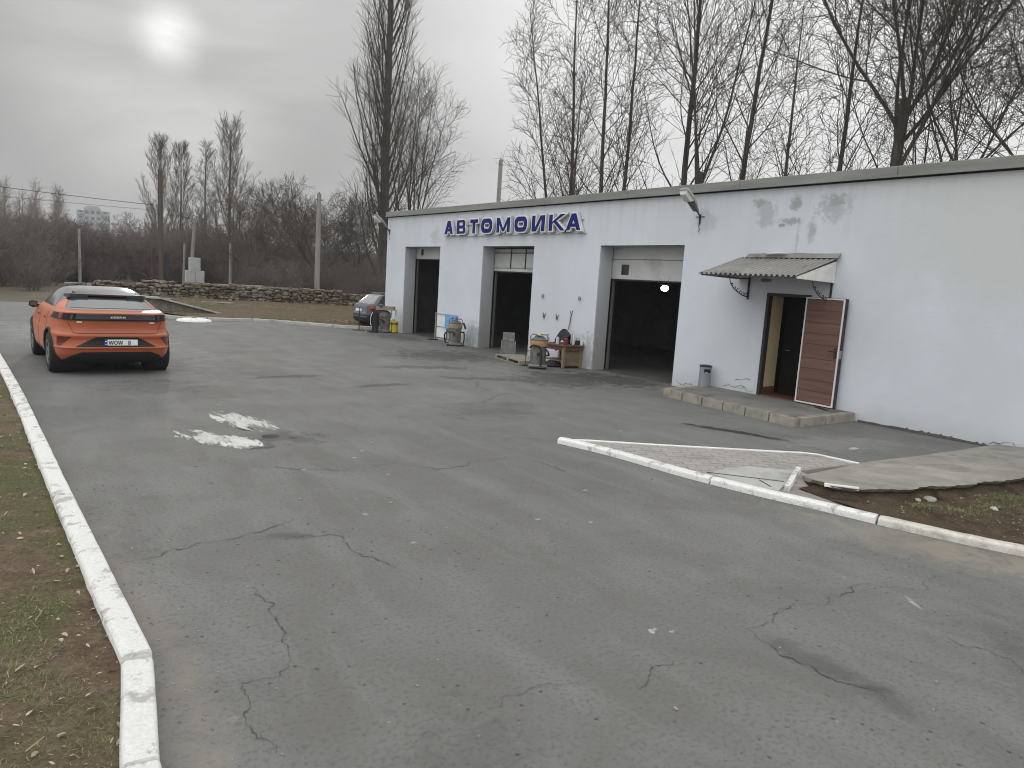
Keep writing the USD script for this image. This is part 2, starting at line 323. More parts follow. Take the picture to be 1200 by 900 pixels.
# ---- whitewashed render of the building
g = Graph('wall_paint'); P = g.node('geometry') + '.position'
xyz = g.node('separate_xyz', {'vector': P})
n1 = g.noise(P, 0.55, 5, 0.6, 0.3); n2 = g.noise(P, 3.0, 6, 0.65); n3 = g.noise(P, 26.0, 4, 0.6)
vst = g.node('mapping', {'vector': P}, scale=(1.0, 5.0, 0.22)) + '.vector'
hst = g.node('mapping', {'vector': P}, scale=(1.0, 0.9, 9.0)) + '.vector'
runs = g.noise(vst, 1.3, 5, 0.65); brush = g.noise(hst, 3.0, 5, 0.65)
col = g.mix(g.rng(n1, 0.38, 0.62), (0.555, 0.585, 0.64), (0.51, 0.538, 0.585))
col = g.mix(g.rng(n2, 0.50, 0.75, 0, 0.30), col, (0.49, 0.505, 0.515))
high = g.rng(xyz + '.z', 2.7, 4.1)
col = g.mix(g.math('multiply', g.rng(runs, 0.45, 0.68), g.math('multiply', high, 0.7)), col, (0.45, 0.46, 0.45))
right = g.math('multiply', g.rng(xyz + '.y', 7.2, 4.8), g.rng(g.math('add', xyz + '.z', g.math('multiply', n1, 1.6)), 2.7, 3.4))
col = g.mix(g.math('multiply', right, 0.8), col, (0.49, 0.505, 0.50))
low = g.rng(g.math('add', xyz + '.z', g.math('multiply', n2, 0.5)), 0.62, 0.25)
col = g.mix(g.math('multiply', low, 0.42), col, (0.36, 0.345, 0.315))
GREY = (0.25, 0.265, 0.26)
bn = g.noise(P, 7.0, 8, 0.75)
for c, r, k in [((12, 8.32, 3.55), (1, 0.30, 0.34), 0.5), ((12, 8.45, 3.76), (1, 0.30, 0.10), 0.7), ((12, 7.72, 3.72), (1, 0.16, 0.20), 0.8), ((12, 7.80, 3.40), (1, 0.34, 0.10), 0.75), ((12, 7.95, 3.33), (1, 0.12, 0.07), 1.0),
                ((12, 7.0, 3.60), (1, 0.42, 0.32), 0.5), ((12, 6.90, 3.74), (1, 0.36, 0.14), 0.5), ((12, 7.35, 3.22), (1, 0.12, 0.30), 0.6), ((12, 7.62, 3.1), (1, 0.05, 0.5), 0.4), ((12, 15.55, 0.35), (1, 0.5, 0.7), 0.5), ((12, 17.95, 0.3), (1, 0.6, 0.6), 0.7), ((12, 18.4, 0.1), (1, 0.8, 0.35), 0.6), ((12, 12.95, 0.3), (1, 0.4, 0.8), 0.6), ((12, 20.5, 3.3), (1, 0.4, 0.4), 0.35), ((12, 9.7, 3.45), (1, 0.35, 0.35), 0.3)]:
    col = g.mix(g.math('multiply', g.blob(P, c, r, 0.0, bn, 1.15, 0.16, 0.62), k), col, GREY)
# the reveals behind the front face are bare and grimy
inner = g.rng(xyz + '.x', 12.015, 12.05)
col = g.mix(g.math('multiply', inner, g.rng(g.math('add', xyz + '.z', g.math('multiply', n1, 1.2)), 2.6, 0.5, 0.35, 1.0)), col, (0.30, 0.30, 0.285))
hb = g.math('add', g.math('multiply', n3, 0.25), g.math('add', g.math('multiply', brush, 0.4), g.math('multiply', n2, 1.5)))
b = g.node('bump', {'height': hb}, strength=0.3, distance=0.010) + '.normal'
g.done(g.node('principled_bsdf', {'base_color': col, 'normal': b}, roughness=0.85, specular_ior_level=0.2) + '.BSDF')

# ---- whitewashed kerb stone
g = Graph('kerb_paint'); P = g.node('geometry') + '.position'
n1 = g.noise(P, 7.0, 6, 0.7, 0.3); n2 = g.noise(P, 60.0, 4, 0.7); n3 = g.noise(P, 1.3, 4, 0.6)
col = g.mix(g.rng(n2, 0.35, 0.65), (0.76, 0.76, 0.745), (0.64, 0.635, 0.615))
col = g.mix(g.rng(g.math('add', n1, g.math('multiply', n3, 0.5)), 0.79, 0.87, 0, 0.8), col, (0.36, 0.345, 0.32))
b = g.node('bump', {'height': g.math('add', n2, g.math('multiply', n1, 2.0))}, strength=0.7, distance=0.012) + '.normal'
g.done(g.node('principled_bsdf', {'base_color': col, 'normal': b}, roughness=0.9, specular_ior_level=0.15) + '.BSDF')
g = Graph('worn_kerb_paint'); P = g.node('geometry') + '.position'
n1 = g.noise(P, 5.0, 6, 0.7, 0.3); n2 = g.noise(P, 60.0, 4, 0.7)
col = g.mix(g.rng(n1, 0.40, 0.60), (0.60, 0.58, 0.54), (0.40, 0.375, 0.33))
col = g.mix(g.rng(n2, 0.55, 0.75, 0, 0.6), col, (0.20, 0.18, 0.15))
b = g.node('bump', {'height': g.math('add', n2, g.math('multiply', n1, 2.0))}, strength=0.7, distance=0.012) + '.normal'
g.done(g.node('principled_bsdf', {'base_color': col, 'normal': b}, roughness=0.9, specular_ior_level=0.15) + '.BSDF')

mat('crack_fill', (0.055, 0.054, 0.050), (0.10, 0.097, 0.09), 30.0, 0.95)
mat('concrete', (0.27, 0.265, 0.25), (0.20, 0.195, 0.185), 3.0, 0.9, 0.5, 40, dirt=(0.12, 0.115, 0.105), dscale=1.7)
mat('pale_concrete', (0.43, 0.425, 0.41), (0.34, 0.335, 0.32), 3.0, 0.9, 0.5, 40, dirt=(0.17, 0.16, 0.14), dscale=1.3)
mat('slab_concrete', (0.225, 0.212, 0.188), (0.315, 0.30, 0.27), 2.2, 0.92, 0.8, 26, dirt=(0.165, 0.155, 0.137), dscale=3.5, dlo=0.48, dhi=0.75)
mat('step_stone', (0.30, 0.28, 0.235), (0.22, 0.205, 0.175), 5.0, 0.9, 0.5, 35, dirt=(0.12, 0.11, 0.095), dscale=2.5)
mat('step_top', (0.22, 0.215, 0.20), (0.165, 0.16, 0.15), 3.0, 0.85, 0.4, 35, dirt=(0.085, 0.075, 0.068), dscale=2.0)
mat('pave_pink', (0.335, 0.305, 0.288), (0.285, 0.268, 0.258), 3.0, 0.9, 0.5, 60, dirt=(0.22, 0.21, 0.195), dscale=2.0)
mat('pave_grey', (0.29, 0.28, 0.268), (0.335, 0.318, 0.30), 3.0, 0.9, 0.5, 60, dirt=(0.22, 0.21, 0.195), dscale=2.0)
mat('pave_dust', (0.345, 0.328, 0.31), (0.29, 0.277, 0.265), 3.0, 0.9, 0.5, 60, dirt=(0.22, 0.21, 0.195), dscale=2.0)
mat('joint_sand', (0.215, 0.203, 0.188), (0.265, 0.25, 0.235), 6.0, 0.95)
mat('line_paint', (0.80, 0.80, 0.78), (0.66, 0.66, 0.64), 9.0, 0.85, 0.3, 50, dirt=(0.4, 0.39, 0.37), dscale=5.0, dlo=0.58, dhi=0.68)
mat('coping_metal', (0.155, 0.165, 0.148), (0.215, 0.225, 0.205), 2.0, 0.6, 0.1, 10, spec=0.4, stretch=(1, 0.4, 3))
mat('dark_seam', (0.02, 0.02, 0.02))
mat('roofing', (0.05, 0.05, 0.05), (0.07, 0.07, 0.07), 2.0, 0.9)
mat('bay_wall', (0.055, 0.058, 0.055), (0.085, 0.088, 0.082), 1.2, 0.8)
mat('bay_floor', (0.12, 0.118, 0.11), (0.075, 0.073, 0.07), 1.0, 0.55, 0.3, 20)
mat('door_panel_white', (0.56, 0.575, 0.56), (0.47, 0.48, 0.465), 1.5, 0.55, 0.05, 12, dirt=(0.36, 0.36, 0.34), dscale=1.2)
mat('pane_dark', (0.012, 0.014, 0.014), rough=0.15, spec=0.5)
mat('frosted_pane', (0.50, 0.52, 0.50), (0.42, 0.44, 0.42), 2.0, 0.35, spec=0.5)
mat('cream_wall', (0.56, 0.46, 0.27), (0.50, 0.41, 0.24), 2.0, 0.8)
mat('terracotta', (0.13, 0.055, 0.032), (0.09, 0.042, 0.028), 6.0, 0.5)
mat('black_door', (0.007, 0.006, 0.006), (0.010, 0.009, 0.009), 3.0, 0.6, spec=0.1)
mat('frame_dark', (0.022, 0.020, 0.021), (0.035, 0.032, 0.032), 5.0, 0.55)
mat('door_brown', (0.142, 0.077, 0.062), (0.106, 0.058, 0.048), 3.0, 0.6, 0.15, 30, stretch=(1, 0.5, 6))
mat('door_brown_b', (0.162, 0.088, 0.070), (0.122, 0.067, 0.055), 3.0, 0.6, 0.15, 30, stretch=(1, 0.5, 6))
mat('trim_white', (0.66, 0.65, 0.63), (0.55, 0.54, 0.52), 8.0, 0.6)
mat('sheet_grey', (0.245, 0.24, 0.225), (0.175, 0.17, 0.16), 2.2, 0.6, 0.15, 20, dirt=(0.10, 0.095, 0.085), dscale=1.5, spec=0.4)
mat('iron_black', (0.02, 0.02, 0.021), (0.035, 0.032, 0.03), 12.0, 0.6)
mat('steel_grey', (0.22, 0.225, 0.225), (0.30, 0.305, 0.30), 6.0, 0.45, metallic=0.6)
mat('lamp_grey', (0.20, 0.205, 0.195), (0.27, 0.275, 0.26), 4.0, 0.6, dirt=(0.12, 0.12, 0.11), dscale=4.0)
mat('lamp_dark', (0.085, 0.085, 0.08), (0.12, 0.12, 0.115), 5.0, 0.6)
mat('lens_pale', (0.55, 0.56, 0.54), rough=0.25, spec=0.5)
mat('sign_blue', (0.006, 0.011, 0.105), (0.009, 0.014, 0.13), 5.0, 0.5, spec=0.15)
mat('sign_white', (0.68, 0.68, 0.655), (0.58, 0.58, 0.555), 4.0, 0.5)
mat('sign_side', (0.56, 0.565, 0.55), (0.46, 0.465, 0.45), 4.0, 0.6)

# ============================================================ THE SETTING
def heights(x, y, amp, f=1.3, seed=3): return amp * (meshkit.fbm(np.stack([x * f, y * f, 0 * x], -1), 4, seed) - 0.5) * 2
# ground to the horizon
us = np.r_[-900, -400, -200, np.linspace(-100, 120, 45), 200, 400, 900]; vs = np.r_[-60, -20, np.linspace(-5, 140, 30), 200, 400, 700, 1200]
tag(obj('ground', sheet(lambda U, V: np.stack([U, V, -0.035 + 0 * U], -1), us, vs), 'field_soil', kind='structure'), 'bare brown earth and thin winter grass reaching to the far trees', 'ground')

KL = np.array([(0.30, 0.4), (0.43, 1.9), (0.505, 2.70), (0.625, 3.50), (0.63, 3.72), (0.60, 5.0), (0.575, 6.34), (0.535, 8.79), (0.50, 11.14), (0.445, 13.28), (0.37, 15.75), (0.28, 18.2), (0.0, 20.6), (-1.2, 22.6), (-3.4, 23.6), (-6.4, 24.0)])
FK = np.array([(13.2, 23.98), (11.4, 24.02), (10.78, 24.15), (10.40, 24.5), (9.5, 25.55), (8.2, 26.65), (7.0, 26.7), (6.1, 26.9), (5.55, 27.35), (5.30, 28.4), (5.2, 31.0), (4.6, 33.5)])
lot = Polygon([(-0.2, -8)] + [tuple(q - [0.05, 0]) for q in KL] + [(-45, 24.2), (-45, 34.0), (-4, 34.6), (1.7, 34.9), (4.0, 34.0)] + [tuple(q) for q in FK[::-1]] + [(12.2, 23.98), (12.2, -8)])
def zsheet(poly, z, step, name, material, label, cat, kind='structure', fn=None, parent=None):
    """a triangulated flat or gently moulded sheet over a polygon"""
    x0, y0, x1, y1 = poly.bounds
    m = MB()
    if fn is None:
        v, f = trimesh.creation.triangulate_polygon(poly, engine='earcut'); m.add(np.c_[v, np.full(len(v), z)], f)
    else:
        xs, ys = np.arange(x0, x1 + step, step), np.arange(y0, y1 + step, step)
        for i in range(len(xs) - 1):
            col = poly.intersection(sbox(xs[i], y0 - 1, xs[i + 1], y1 + 1))
            if col.is_empty: continue
            for j in range(len(ys) - 1):
                c = sbox(xs[i], ys[j], xs[i + 1], ys[j + 1])
                q = c if col.contains(c) else col.intersection(c)
                for gq in getattr(q, 'geoms', [q]):
                    if gq.is_empty or gq.geom_type != 'Polygon' or gq.area < 1e-6: continue
                    if q is c:
                        v = np.array(c.exterior.coords)[:4]; f = np.array([[0, 1, 2, 3]])
                        if shapely.is_ccw(c.exterior) is False: f = f[:, ::-1]
                    else: v, f = trimesh.creation.triangulate_polygon(gq, engine='earcut')
                    v = np.asarray(v); m.add(np.c_[v, fn(v[:, 0], v[:, 1])], f)
    v, f = m.mesh()
    n = np.cross(v[f[:, 1]] - v[f[:, 0]], v[f[:, 2]] - v[f[:, 0]])
    f[n[:, 2] < 0] = f[n[:, 2] < 0][:, ::-1]
    t = trimesh.Trimesh(v, f, process=True); t.merge_vertices(digits_vertex=5)
    o = obj(name, (np.array(t.vertices), np.array(t.faces)), material, parent, smooth=True if fn is not None else False)
    return tag(o, label, cat, None, kind)
asphalt = zsheet(lot, 0.0, 1, 'asphalt_yard', 'asphalt_look', 'worn grey asphalt yard, cracked and stained, in front of the white building', 'asphalt')

# cracks: jagged strips of dirt-filled opening in the asphalt
rng = np.random.default_rng(5)
def crack(pts, w0=0.012, seed=0, fork=True):
    r = np.random.default_rng(seed); P = np.array(pts, float)
    for k in range(6):
        d = np.diff(P, axis=0); L = np.linalg.norm(d, axis=1)
        if L.max() < 0.02: break
        mid = (P[1:] + P[:-1]) / 2 + np.stack([-d[:, 1], d[:, 0]], 1) * r.normal(0, 0.15, (len(d), 1))
        Q = np.empty((len(P) * 2 - 1, 2)); Q[::2] = P; Q[1::2] = mid; P = Q
    d = np.gradient(P, axis=0); nrm = np.stack([-d[:, 1], d[:, 0]], 1) / np.linalg.norm(d, axis=1, keepdims=True)
    t = np.linspace(0, 1, len(P)); n = meshkit.fbm(np.stack([t * 22, 0 * t, 0 * t], -1), 4, seed)
    w0 = w0 * 0.36; w = np.clip(w0 * (0.24 + 2.2 * np.clip(n - 0.36, 0, 1)) * np.minimum(1, np.minimum(t, 1 - t) * 9 + 0.08), 0.0010, 0.05)
    a, b = P + nrm * w[:, None], P - nrm * w[:, None] * (0.6 + 0.8 * r.random((len(P), 1)))
    v = np.r_[np.c_[a, np.full(len(P), 0.004)], np.c_[b, np.full(len(P), 0.004)]]; i = np.arange(len(P) - 1)
    m = MB().add(v, np.stack([i, i + len(P), i + len(P) + 1, i + 1], 1))
    return m
CR = [([(0.72, 5.01), (0.96, 5.04), (1.17, 5.13), (1.34, 5.13), (1.56, 5.18), (1.85, 5.28), (1.99, 5.39)], 0.010),
      ([(1.32, 4.27), (1.32, 4.11), (1.3, 3.84), (1.25, 3.55), (1.24, 3.41)], 0.008), ([(1.24, 3.41), (1.06, 3.23), (0.94, 3.14), (0.89, 2.98), (0.89, 2.8), (0.93, 2.66)], 0.006),
      ([(2.0, 7.0), (2.43, 6.84), (3.28, 6.59), (4.39, 6.36), (5.83, 6.11)], 0.010), ([(1.80, 5.02), (1.91, 4.98), (2.08, 4.92), (2.11, 4.61), (2.18, 4.33), (2.22, 4.09)], 0.010),
      ([(3.63, 2.35), (3.89, 2.33), (4.03, 2.4), (4.38, 2.3), (4.77, 2.3), (5.09, 2.23)], 0.010), ([(5.09, 2.23), (5.24, 2.12), (5.72, 2.13)], 0.006), ([(3.63, 2.35), (3.59, 2.16), (3.55, 1.93), (3.55, 1.79), (3.59, 1.68), (3.6, 1.5)], 0.014),
      ([(2.58, 2.21), (2.72, 2.28), (2.96, 2.32)], 0.010), ([(4.68, 1.67), (4.62, 1.54), (4.71, 1.44), (4.58, 1.23), (4.62, 1.0)], 0.007), ([(3.4, 12.75), (4.0, 12.88), (4.32, 13.04), (4.84, 13.06), (5.16, 13.24)], 0.02),
      ([(5.0, 11.5), (5.7, 11.58), (6.38, 11.75), (7.1, 12.3)], 0.018), ([(5.9, 9.3), (6.6, 9.5), (7.4, 10.1), (8.6, 10.4), (9.6, 10.9)], 0.014), ([(5.2, 6.95), (5.5, 7.2), (5.9, 6.75)], 0.012), ([(7.2, 10.4), (7.9, 11.6), (8.9, 12.1), (10.4, 12.3)], 0.016),
      ([(8.3, 7.4), (8.7, 6.9), (9.0, 6.4), (9.25, 5.9), (9.6, 5.3), (9.95, 4.9)], 0.012), ([(1.9, 2.45), (2.1, 2.5), (2.35, 2.42)], 0.004), ([(7.0, 14.2), (8.2, 14.4), (9.2, 14.1)], 0.02), ([(8.8, 4.33), (9.8, 4.16), (10.8, 4.10), (11.98, 4.07)], 0.022)]
for i, (pts, w) in enumerate(CR): obj('crack', crack(pts, w, i + 11), 'crack_fill', asphalt)
# loose grit lying on the asphalt
m = MB()
for i in range(900):
    x, y = (rng.uniform(0.7, 6.3), rng.uniform(0.9, 9)) if i < 650 else (rng.uniform(0.62, 0.95), rng.uniform(1.5, 7))
    if x > 5.7 and y > 3: continue
    s = rng.uniform(0.003, 0.008) * (2.2 if rng.random() < 0.03 else 1)
    t = trimesh.creation.icosahedron(); m.add(t.vertices * s * rng.uniform(0.6, 1.4, 3) * [1, 1, 0.5] + [x, y, s * 0.3], t.faces)
mat('grit', (0.30, 0.29, 0.27), (0.10, 0.10, 0.095), 9.0, 0.9)
obj('loose_grit', m, 'grit', asphalt, kind='stuff')

# left verge
verge_poly = Polygon([(-30, -8), (-0.1, -8)] + [tuple(q - [0.115, 0]) for q in KL[:12]] + [(-0.1, 20.5), (-1.3, 22.45), (-3.4, 23.45), (-30, 24.0)])
vz = lambda x, y: 0.085 + heights(x, y, 0.035, 1.6) + heights(x, y, 0.018, 7.0, 8) - 0.03 * np.clip((x + 0.1) / 0.6, 0, 1)
near = verge_poly.intersection(sbox(-4, 1, 1, 12)); far = verge_poly.difference(sbox(-4, 1, 1, 12))
zsheet(near, 0, 0.09, 'verge', 'verge_soil', 'trodden grass verge behind the long white kerb at the left', 'verge', fn=vz)
zsheet(far, 0, 1.0, 'verge', 'verge_soil', 'farther trodden grass verge beyond the near verge at the left', 'verge', fn=vz)

def block(path_pts, w, z0, z1, side=1, bev=0.02, seed=0, n=None, rough=0.004):
    """a kerb stone swept along a short polyline: the polyline is its road edge, it lies to one side of it"""
    P = np.asarray(path_pts, float); n = n or max(3, int(np.linalg.norm(np.diff(P, axis=0), axis=1).sum() / 0.12))
    P = smooth_poly(P, n) if len(P) > 2 else np.linspace(P[0], P[-1], n)
    d = np.gradient(P, axis=0); d /= np.linalg.norm(d, axis=1, keepdims=True); nr = np.stack([-d[:, 1], d[:, 0]], 1) * side
    prof = np.array([(0, z0), (0, z1 - bev), (bev * 0.3, z1 - bev * 0.3), (bev, z1), (w - bev, z1), (w, z1 - bev), (w, z0)])
    V = np.concatenate([P[:, None] + nr[:, None] * prof[None, :, :1], np.broadcast_to(prof[None, :, 1:], (n, 7, 1))], 2)
    V = V + rough * 2 * (np.stack([meshkit.fbm(V * 9 + 7 * k, 3, seed + k) for k in range(3)], -1) - 0.5)
    V[0, :, :2] += d[0] * 0.010; V[-1, :, :2] -= d[-1] * 0.010
    V[0, :, 2] -= 0.004; V[0, 1:6] += (V[1, 1:6] - V[0, 1:6]) * 0.06
    m = MB(); f = grid(n, 7); m.add(V.reshape(-1, 3), f if side > 0 else f[:, ::-1])
    for e in (0, n - 1):
        q = [[e * 7, e * 7 + k, e * 7 + k + 1] for k in range(1, 6)]; m.f.append(np.array(q))
    return m
kerb = thing('kerb', 'long white painted kerb of concrete stones along the left verge', 'kerb', kind='structure')
for i in range(len(KL) - 1):
    if i in (3, 4): continue
    seg = KL[i:i + 2]
    if i == 2: seg = np.array([(0.505, 2.70), (0.622, 3.48)])
    obj('kerb_stone', block(seg, 0.135, -0.05, 0.12, 1, 0.02, i), 'kerb_paint', kerb, smooth=50)
obj('kerb_stone', block([(0.632, 3.55), (0.60, 5.0), (0.575, 6.33)], 0.135, -0.05, 0.12, 1, 0.02, 40), 'kerb_paint', kerb, smooth=50)
obj('kerb_stone', block([(0.30 - 0.2, -1.6), (0.30, 0.39)], 0.135, -0.05, 0.12, 1, 0.02, 41), 'kerb_paint', kerb, smooth=50)

# right kerb round the paved corner
KR = np.array([(5.83, 6.72), (6.02, 5.75), (6.08, 4.95), (6.15, 4.50), (6.25, 4.0), (6.37, 3.57), (6.45, 3.23), (6.52, 2.91), (6.69, 2.33), (6.84, 1.95), (7.15, 1.2), (7.6, 0.3), (8.2, -0.8)])
kerb2 = thing('kerb', 'rounded kerb at the right edge of the drive, white paint wearing off', 'kerb', kind='structure')
KRs = smooth_poly(KR, 60)
kt = np.linspace(0, 59, 60)
cuts = [0, 16, 28, 40, 50, 59]
for i in range(5):
    obj('kerb_stone', block(KRs[cuts[i]:cuts[i + 1] + 1], 0.12, -0.05, 0.076, 1, 0.035, 60 + i, n=26), 'kerb_paint' if i < 2 else 'worn_kerb_paint', kerb2, smooth=60)

# paved island with pavers
island_poly = Polygon([tuple(q + [0.11, 0.02]) for q in KRs[2:31:2]] + [(7.50, 4.38), (8.56, 4.27), (8.58, 4.76), (8.3, 4.97), (7.49, 5.54), (6.78, 6.04), (6.2, 6.47)]).buffer(0)
isl = thing('paved_island', 'small triangle of pinkish pavers between white kerb and white edge line', 'paving', kind='structure')
obj('joint_bed', MB().poly(island_poly, -0.03, 0.0445), 'joint_sand', isl)
patch_poly = Polygon([(6.45, 3.98), (7.45, 4.36), (7.05, 4.75), (6.72, 4.82), (6.35, 4.75), (6.32, 4.3)]).intersection(island_poly)
pd = np.array([7.49 - 6.2, 5.54 - 6.47]); ang = math.atan2(pd[1], pd[0])
cnt = 0; PW, PH = 0.235, 0.118
for r_ in range(-14, 16):
    for c_ in range(-4, 16):
        q = sbox(0, 0, PW - 0.008, PH - 0.008); q = affinity.translate(q, c_ * PW + (r_ % 2) * PW / 2, r_ * PH)
        q = affinity.translate(affinity.rotate(q, ang, origin=(0, 0), use_radians=True), 6.2, 6.47)
        q = q.intersection(island_poly.buffer(-0.01)).difference(patch_poly.buffer(0.01))
        for gq in getattr(q, 'geoms', [q]):
            if gq.is_empty or gq.geom_type != 'Polygon' or gq.area < 0.0015 or cnt > 280: continue
            z = 0.050 + rng.normal(0, 0.0014); mb = MB().poly(gq, 0.02, z - 0.003); mb.poly(gq.buffer(-0.003), z - 0.004, z)
            obj('paving_stone', mb, ['pave_pink', 'pave_grey', 'pave_dust'][rng.integers(3)], isl); cnt += 1
obj('concrete_patch', MB().poly(patch_poly, 0.02, 0.056), 'pale_concrete', isl)
obj('crack', MB().bar((6.33, 4.78, 0.058), (6.83, 4.16, 0.058), 0.016, 0.006).bar((6.62, 4.32, 0.058), (6.5, 4.10, 0.058), 0.012, 0.006), 'crack_fill', isl)
line = LineString([(5.90, 6.66), (6.2, 6.49), (6.78, 6.05), (7.49, 5.55), (8.28, 5.0), (8.40, 4.93), (8.52, 4.78), (8.58, 4.27)])
obj('edge_line', MB().poly(line.buffer(0.028, cap_style=2), -0.02, 0.058), 'line_paint', isl, label='narrow white painted edging strip')

# right-hand concrete slab with its broken edge, and the raw earth below it
slab_edge = [(7.22, 4.19), (7.0, 3.74), (7.1, 3.58), (7.35, 3.42), (7.6, 3.30), (7.85, 3.27), (8.08, 3.25), (8.3, 3.14), (8.52, 3.09), (8.8, 3.06), (9.06, 2.99), (9.58, 2.88), (10.4, 2.7), (11.98, 2.45)]
slab_edge = [(x * 0.972, y * 0.972) for x, y in slab_edge[:-1]] + [slab_edge[-1]]
se = LineString(slab_edge); pts = [se.interpolate(d) for d in np.arange(0, se.length, 0.05)]
rr = np.random.default_rng(9); jag = [(p_.x + rr.normal(0, 0.008), p_.y + rr.normal(0, 0.010) + 0.09 * (meshkit.noise(np.array([[p_.x * 4, p_.y * 4, 0]]))[0] - 0.5)) for p_ in pts]
slab_poly = Polygon([(8.56, 4.31), (7.22, 4.19)] + jag[2:] + [(11.98, 2.45), (11.98, 4.03), (10.8, 4.08), (9.77, 4.15)]).buffer(0)
def slab_z(x, y):
    edge_y = np.interp(x, [7.0, 7.6, 9.06, 12], [3.75, 3.3, 2.99, 2.45]); top_y = np.interp(x, [7.2, 8.56, 12], [4.25, 4.31, 4.05])
    t = np.clip((top_y - y) / np.maximum(top_y - edge_y, 0.05), 0, 1); return 0.03 + 0.125 * np.sqrt(t) * 1.0 + heights(x, y, 0.012, 2.5)
slab = zsheet(slab_poly, 0, 0.11, 'concrete_slab', 'slab_concrete', 'broken rough concrete apron at the right, below the blank white wall', 'concrete slab', fn=slab_z)
ex = np.array(slab_poly.exterior.coords); zt = slab_z(ex[:, 0], ex[:, 1]); n_ = len(ex); i = np.arange(n_ - 1)
dn = np.gradient(ex, axis=0); dn = np.stack([dn[:, 1], -dn[:, 0]], 1) / np.maximum(np.linalg.norm(dn, axis=1, keepdims=True), 1e-6)
if not shapely.is_ccw(slab_poly.exterior): dn = -dn
low = (ex[:, 1] < np.interp(ex[:, 0], [6.5, 8.5, 12], [4.0, 3.6, 3.4]))[:, None]
crumble = meshkit.fbm(np.stack([ex[:, 0] * 5, ex[:, 1] * 5, 0 * zt], -1), 4, 6)
v = np.r_[np.c_[ex, zt], np.c_[ex - dn * 0.05 * low, zt - np.minimum(0.028 + 0.03 * crumble, zt)]]
obj('slab_edge', MB().add(v, np.stack([i, i + 1, i + 1 + n_, i + n_], 1)), 'slab_concrete', slab)
v = np.r_[np.c_[ex - dn * 0.05 * low, zt - np.minimum(0.03 + 0.03 * crumble, zt)], np.c_[ex + dn * (0.06 + 0.20 * crumble[:, None]) * low, np.where(low[:, 0], 0.035, -0.02)]]
obj('earth_bank', MB().add(v, np.stack([i, i + 1, i + 1 + n_, i + n_], 1)), 'bank_earth', slab, smooth=True)
obj('white_edging', MB().bar((6.80, 3.70, 0.150), (6.98, 3.44, 0.155), 0.035, 0.03), 'line_paint', slab)
raw_poly = Polygon([tuple(q + [0.10, 0.0]) for q in KRs[27:]] + [(12.0, -0.8), (12.0, 2.6), (9.58, 2.98), (8.08, 3.33), (7.2, 3.7), (7.02, 3.95), (6.75, 3.95)]).buffer(0)
def raw_z(x, y):
    t = np.clip((y - np.interp(x, [6.4, 7.1, 8.2, 9.5, 12], [3.6, 2.6, 2.2, 2.0, 1.6])) / 0.9, 0, 1)
    return 0.05 + 0.005 * t + heights(x, y, 0.03, 3.5) + heights(x, y, 0.012, 14.0, 5)
zsheet(raw_poly, 0, 0.08, 'earth_bed', 'raw_soil', 'strip of dark raw earth with grass tufts between concrete apron and kerb', 'earth', fn=raw_z)
for k, (a, b, w, h, lab) in enumerate([((7.42, 4.36, 0.075), (6.55, 3.95, 0.065), 0.05, 0.07, 'narrow white painted edging stone lying across the end of the earth strip')]):
    a, b = np.array(a), np.array(b); mb = MB(); t = trimesh.creation.box([np.linalg.norm(b - a), w, h]).subdivide().subdivide()
    vv = t.vertices + 0.012 * (np.stack([meshkit.fbm(t.vertices * 12 + k * 5 + q, 3, q) for q in range(3)], -1) - 0.5) * 2
    d = (b - a) / np.linalg.norm(b - a); s_ = np.cross([0, 0, 1], d); s_ /= np.linalg.norm(s_); u_ = np.cross(d, s_)
    mb.add((a + b) / 2 + vv[:, :1] * d + vv[:, 1:2] * s_ + vv[:, 2:] * u_, t.faces)
    tag(obj('broken_kerb_stone', mb, 'kerb_paint', smooth=60), lab, 'kerb stone')

# far kerb and grass bank in front of the rubble wall
kerb3 = thing('kerb', 'low grey kerb at the far side of the yard, before the grass bank', 'kerb', kind='structure')
FKs = smooth_poly(FK, 90)
for i in range(0, 85, 9): obj('kerb_stone', block(FKs[i:i + 10], 0.16, -0.05, 0.10, -1, 0.02, 80 + i, n=12, rough=0.012), 'pale_concrete', kerb3, smooth=50)
bank_poly = Polygon([tuple(q + [0.1, 0.12]) for q in FKs] + [(4.6, 38.2), (8, 37.6), (14, 36.0), (22, 34.2), (30, 34), (30, 24.1)]).buffer(0)
bz = lambda x, y: 0.085 + 0.02 * np.clip(y - 25, 0, 12) + heights(x, y, 0.07, 0.7)
zsheet(bank_poly, 0, 0.5, 'grass_bank', 'bank_soil', 'patchy brown and green grass bank below the rubble wall', 'grass bank', fn=bz)

# ============================================================ THE BUILDING
WX = 12.0
bld = thing('car_wash_building', 'long low whitewashed flat-roofed car wash with three open vehicle bays', 'building')
face = sbox(-6.0, -0.1, 23.88, 4.03)
OPEN = [(20.15, 22.49), (15.30, 17.72), (10.20, 12.75)]
for a, b in OPEN: face = face.difference(sbox(a, -0.2, b, 2.985))
face = face.difference(sbox(7.20, -0.2, 8.10, 2.085))
toX = lambda v: np.stack([WX + 0.42 - v[:, 2], v[:, 0], v[:, 1]], 1)      # (y, z, depth) -> world; depth 0.42 is the street face
def wall_piece(pg, d0, d1):
    m = trimesh.creation.extrude_polygon(pg, d1 - d0, engine='earcut'); v = m.vertices + [0, 0, d0]
    return np.stack([WX + 0.42 - v[:, 2], v[:, 0], v[:, 1]], 1), m.faces[:, ::-1]
v, f = wall_piece(face, 0.0, 0.42)
t = trimesh.Trimesh(v, f); t.fix_normals()
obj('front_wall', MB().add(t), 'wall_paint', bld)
obj('end_wall', MB().box((12.42, 23.46, -0.1), (20.0, 23.88, 4.03)), 'wall_paint', bld)
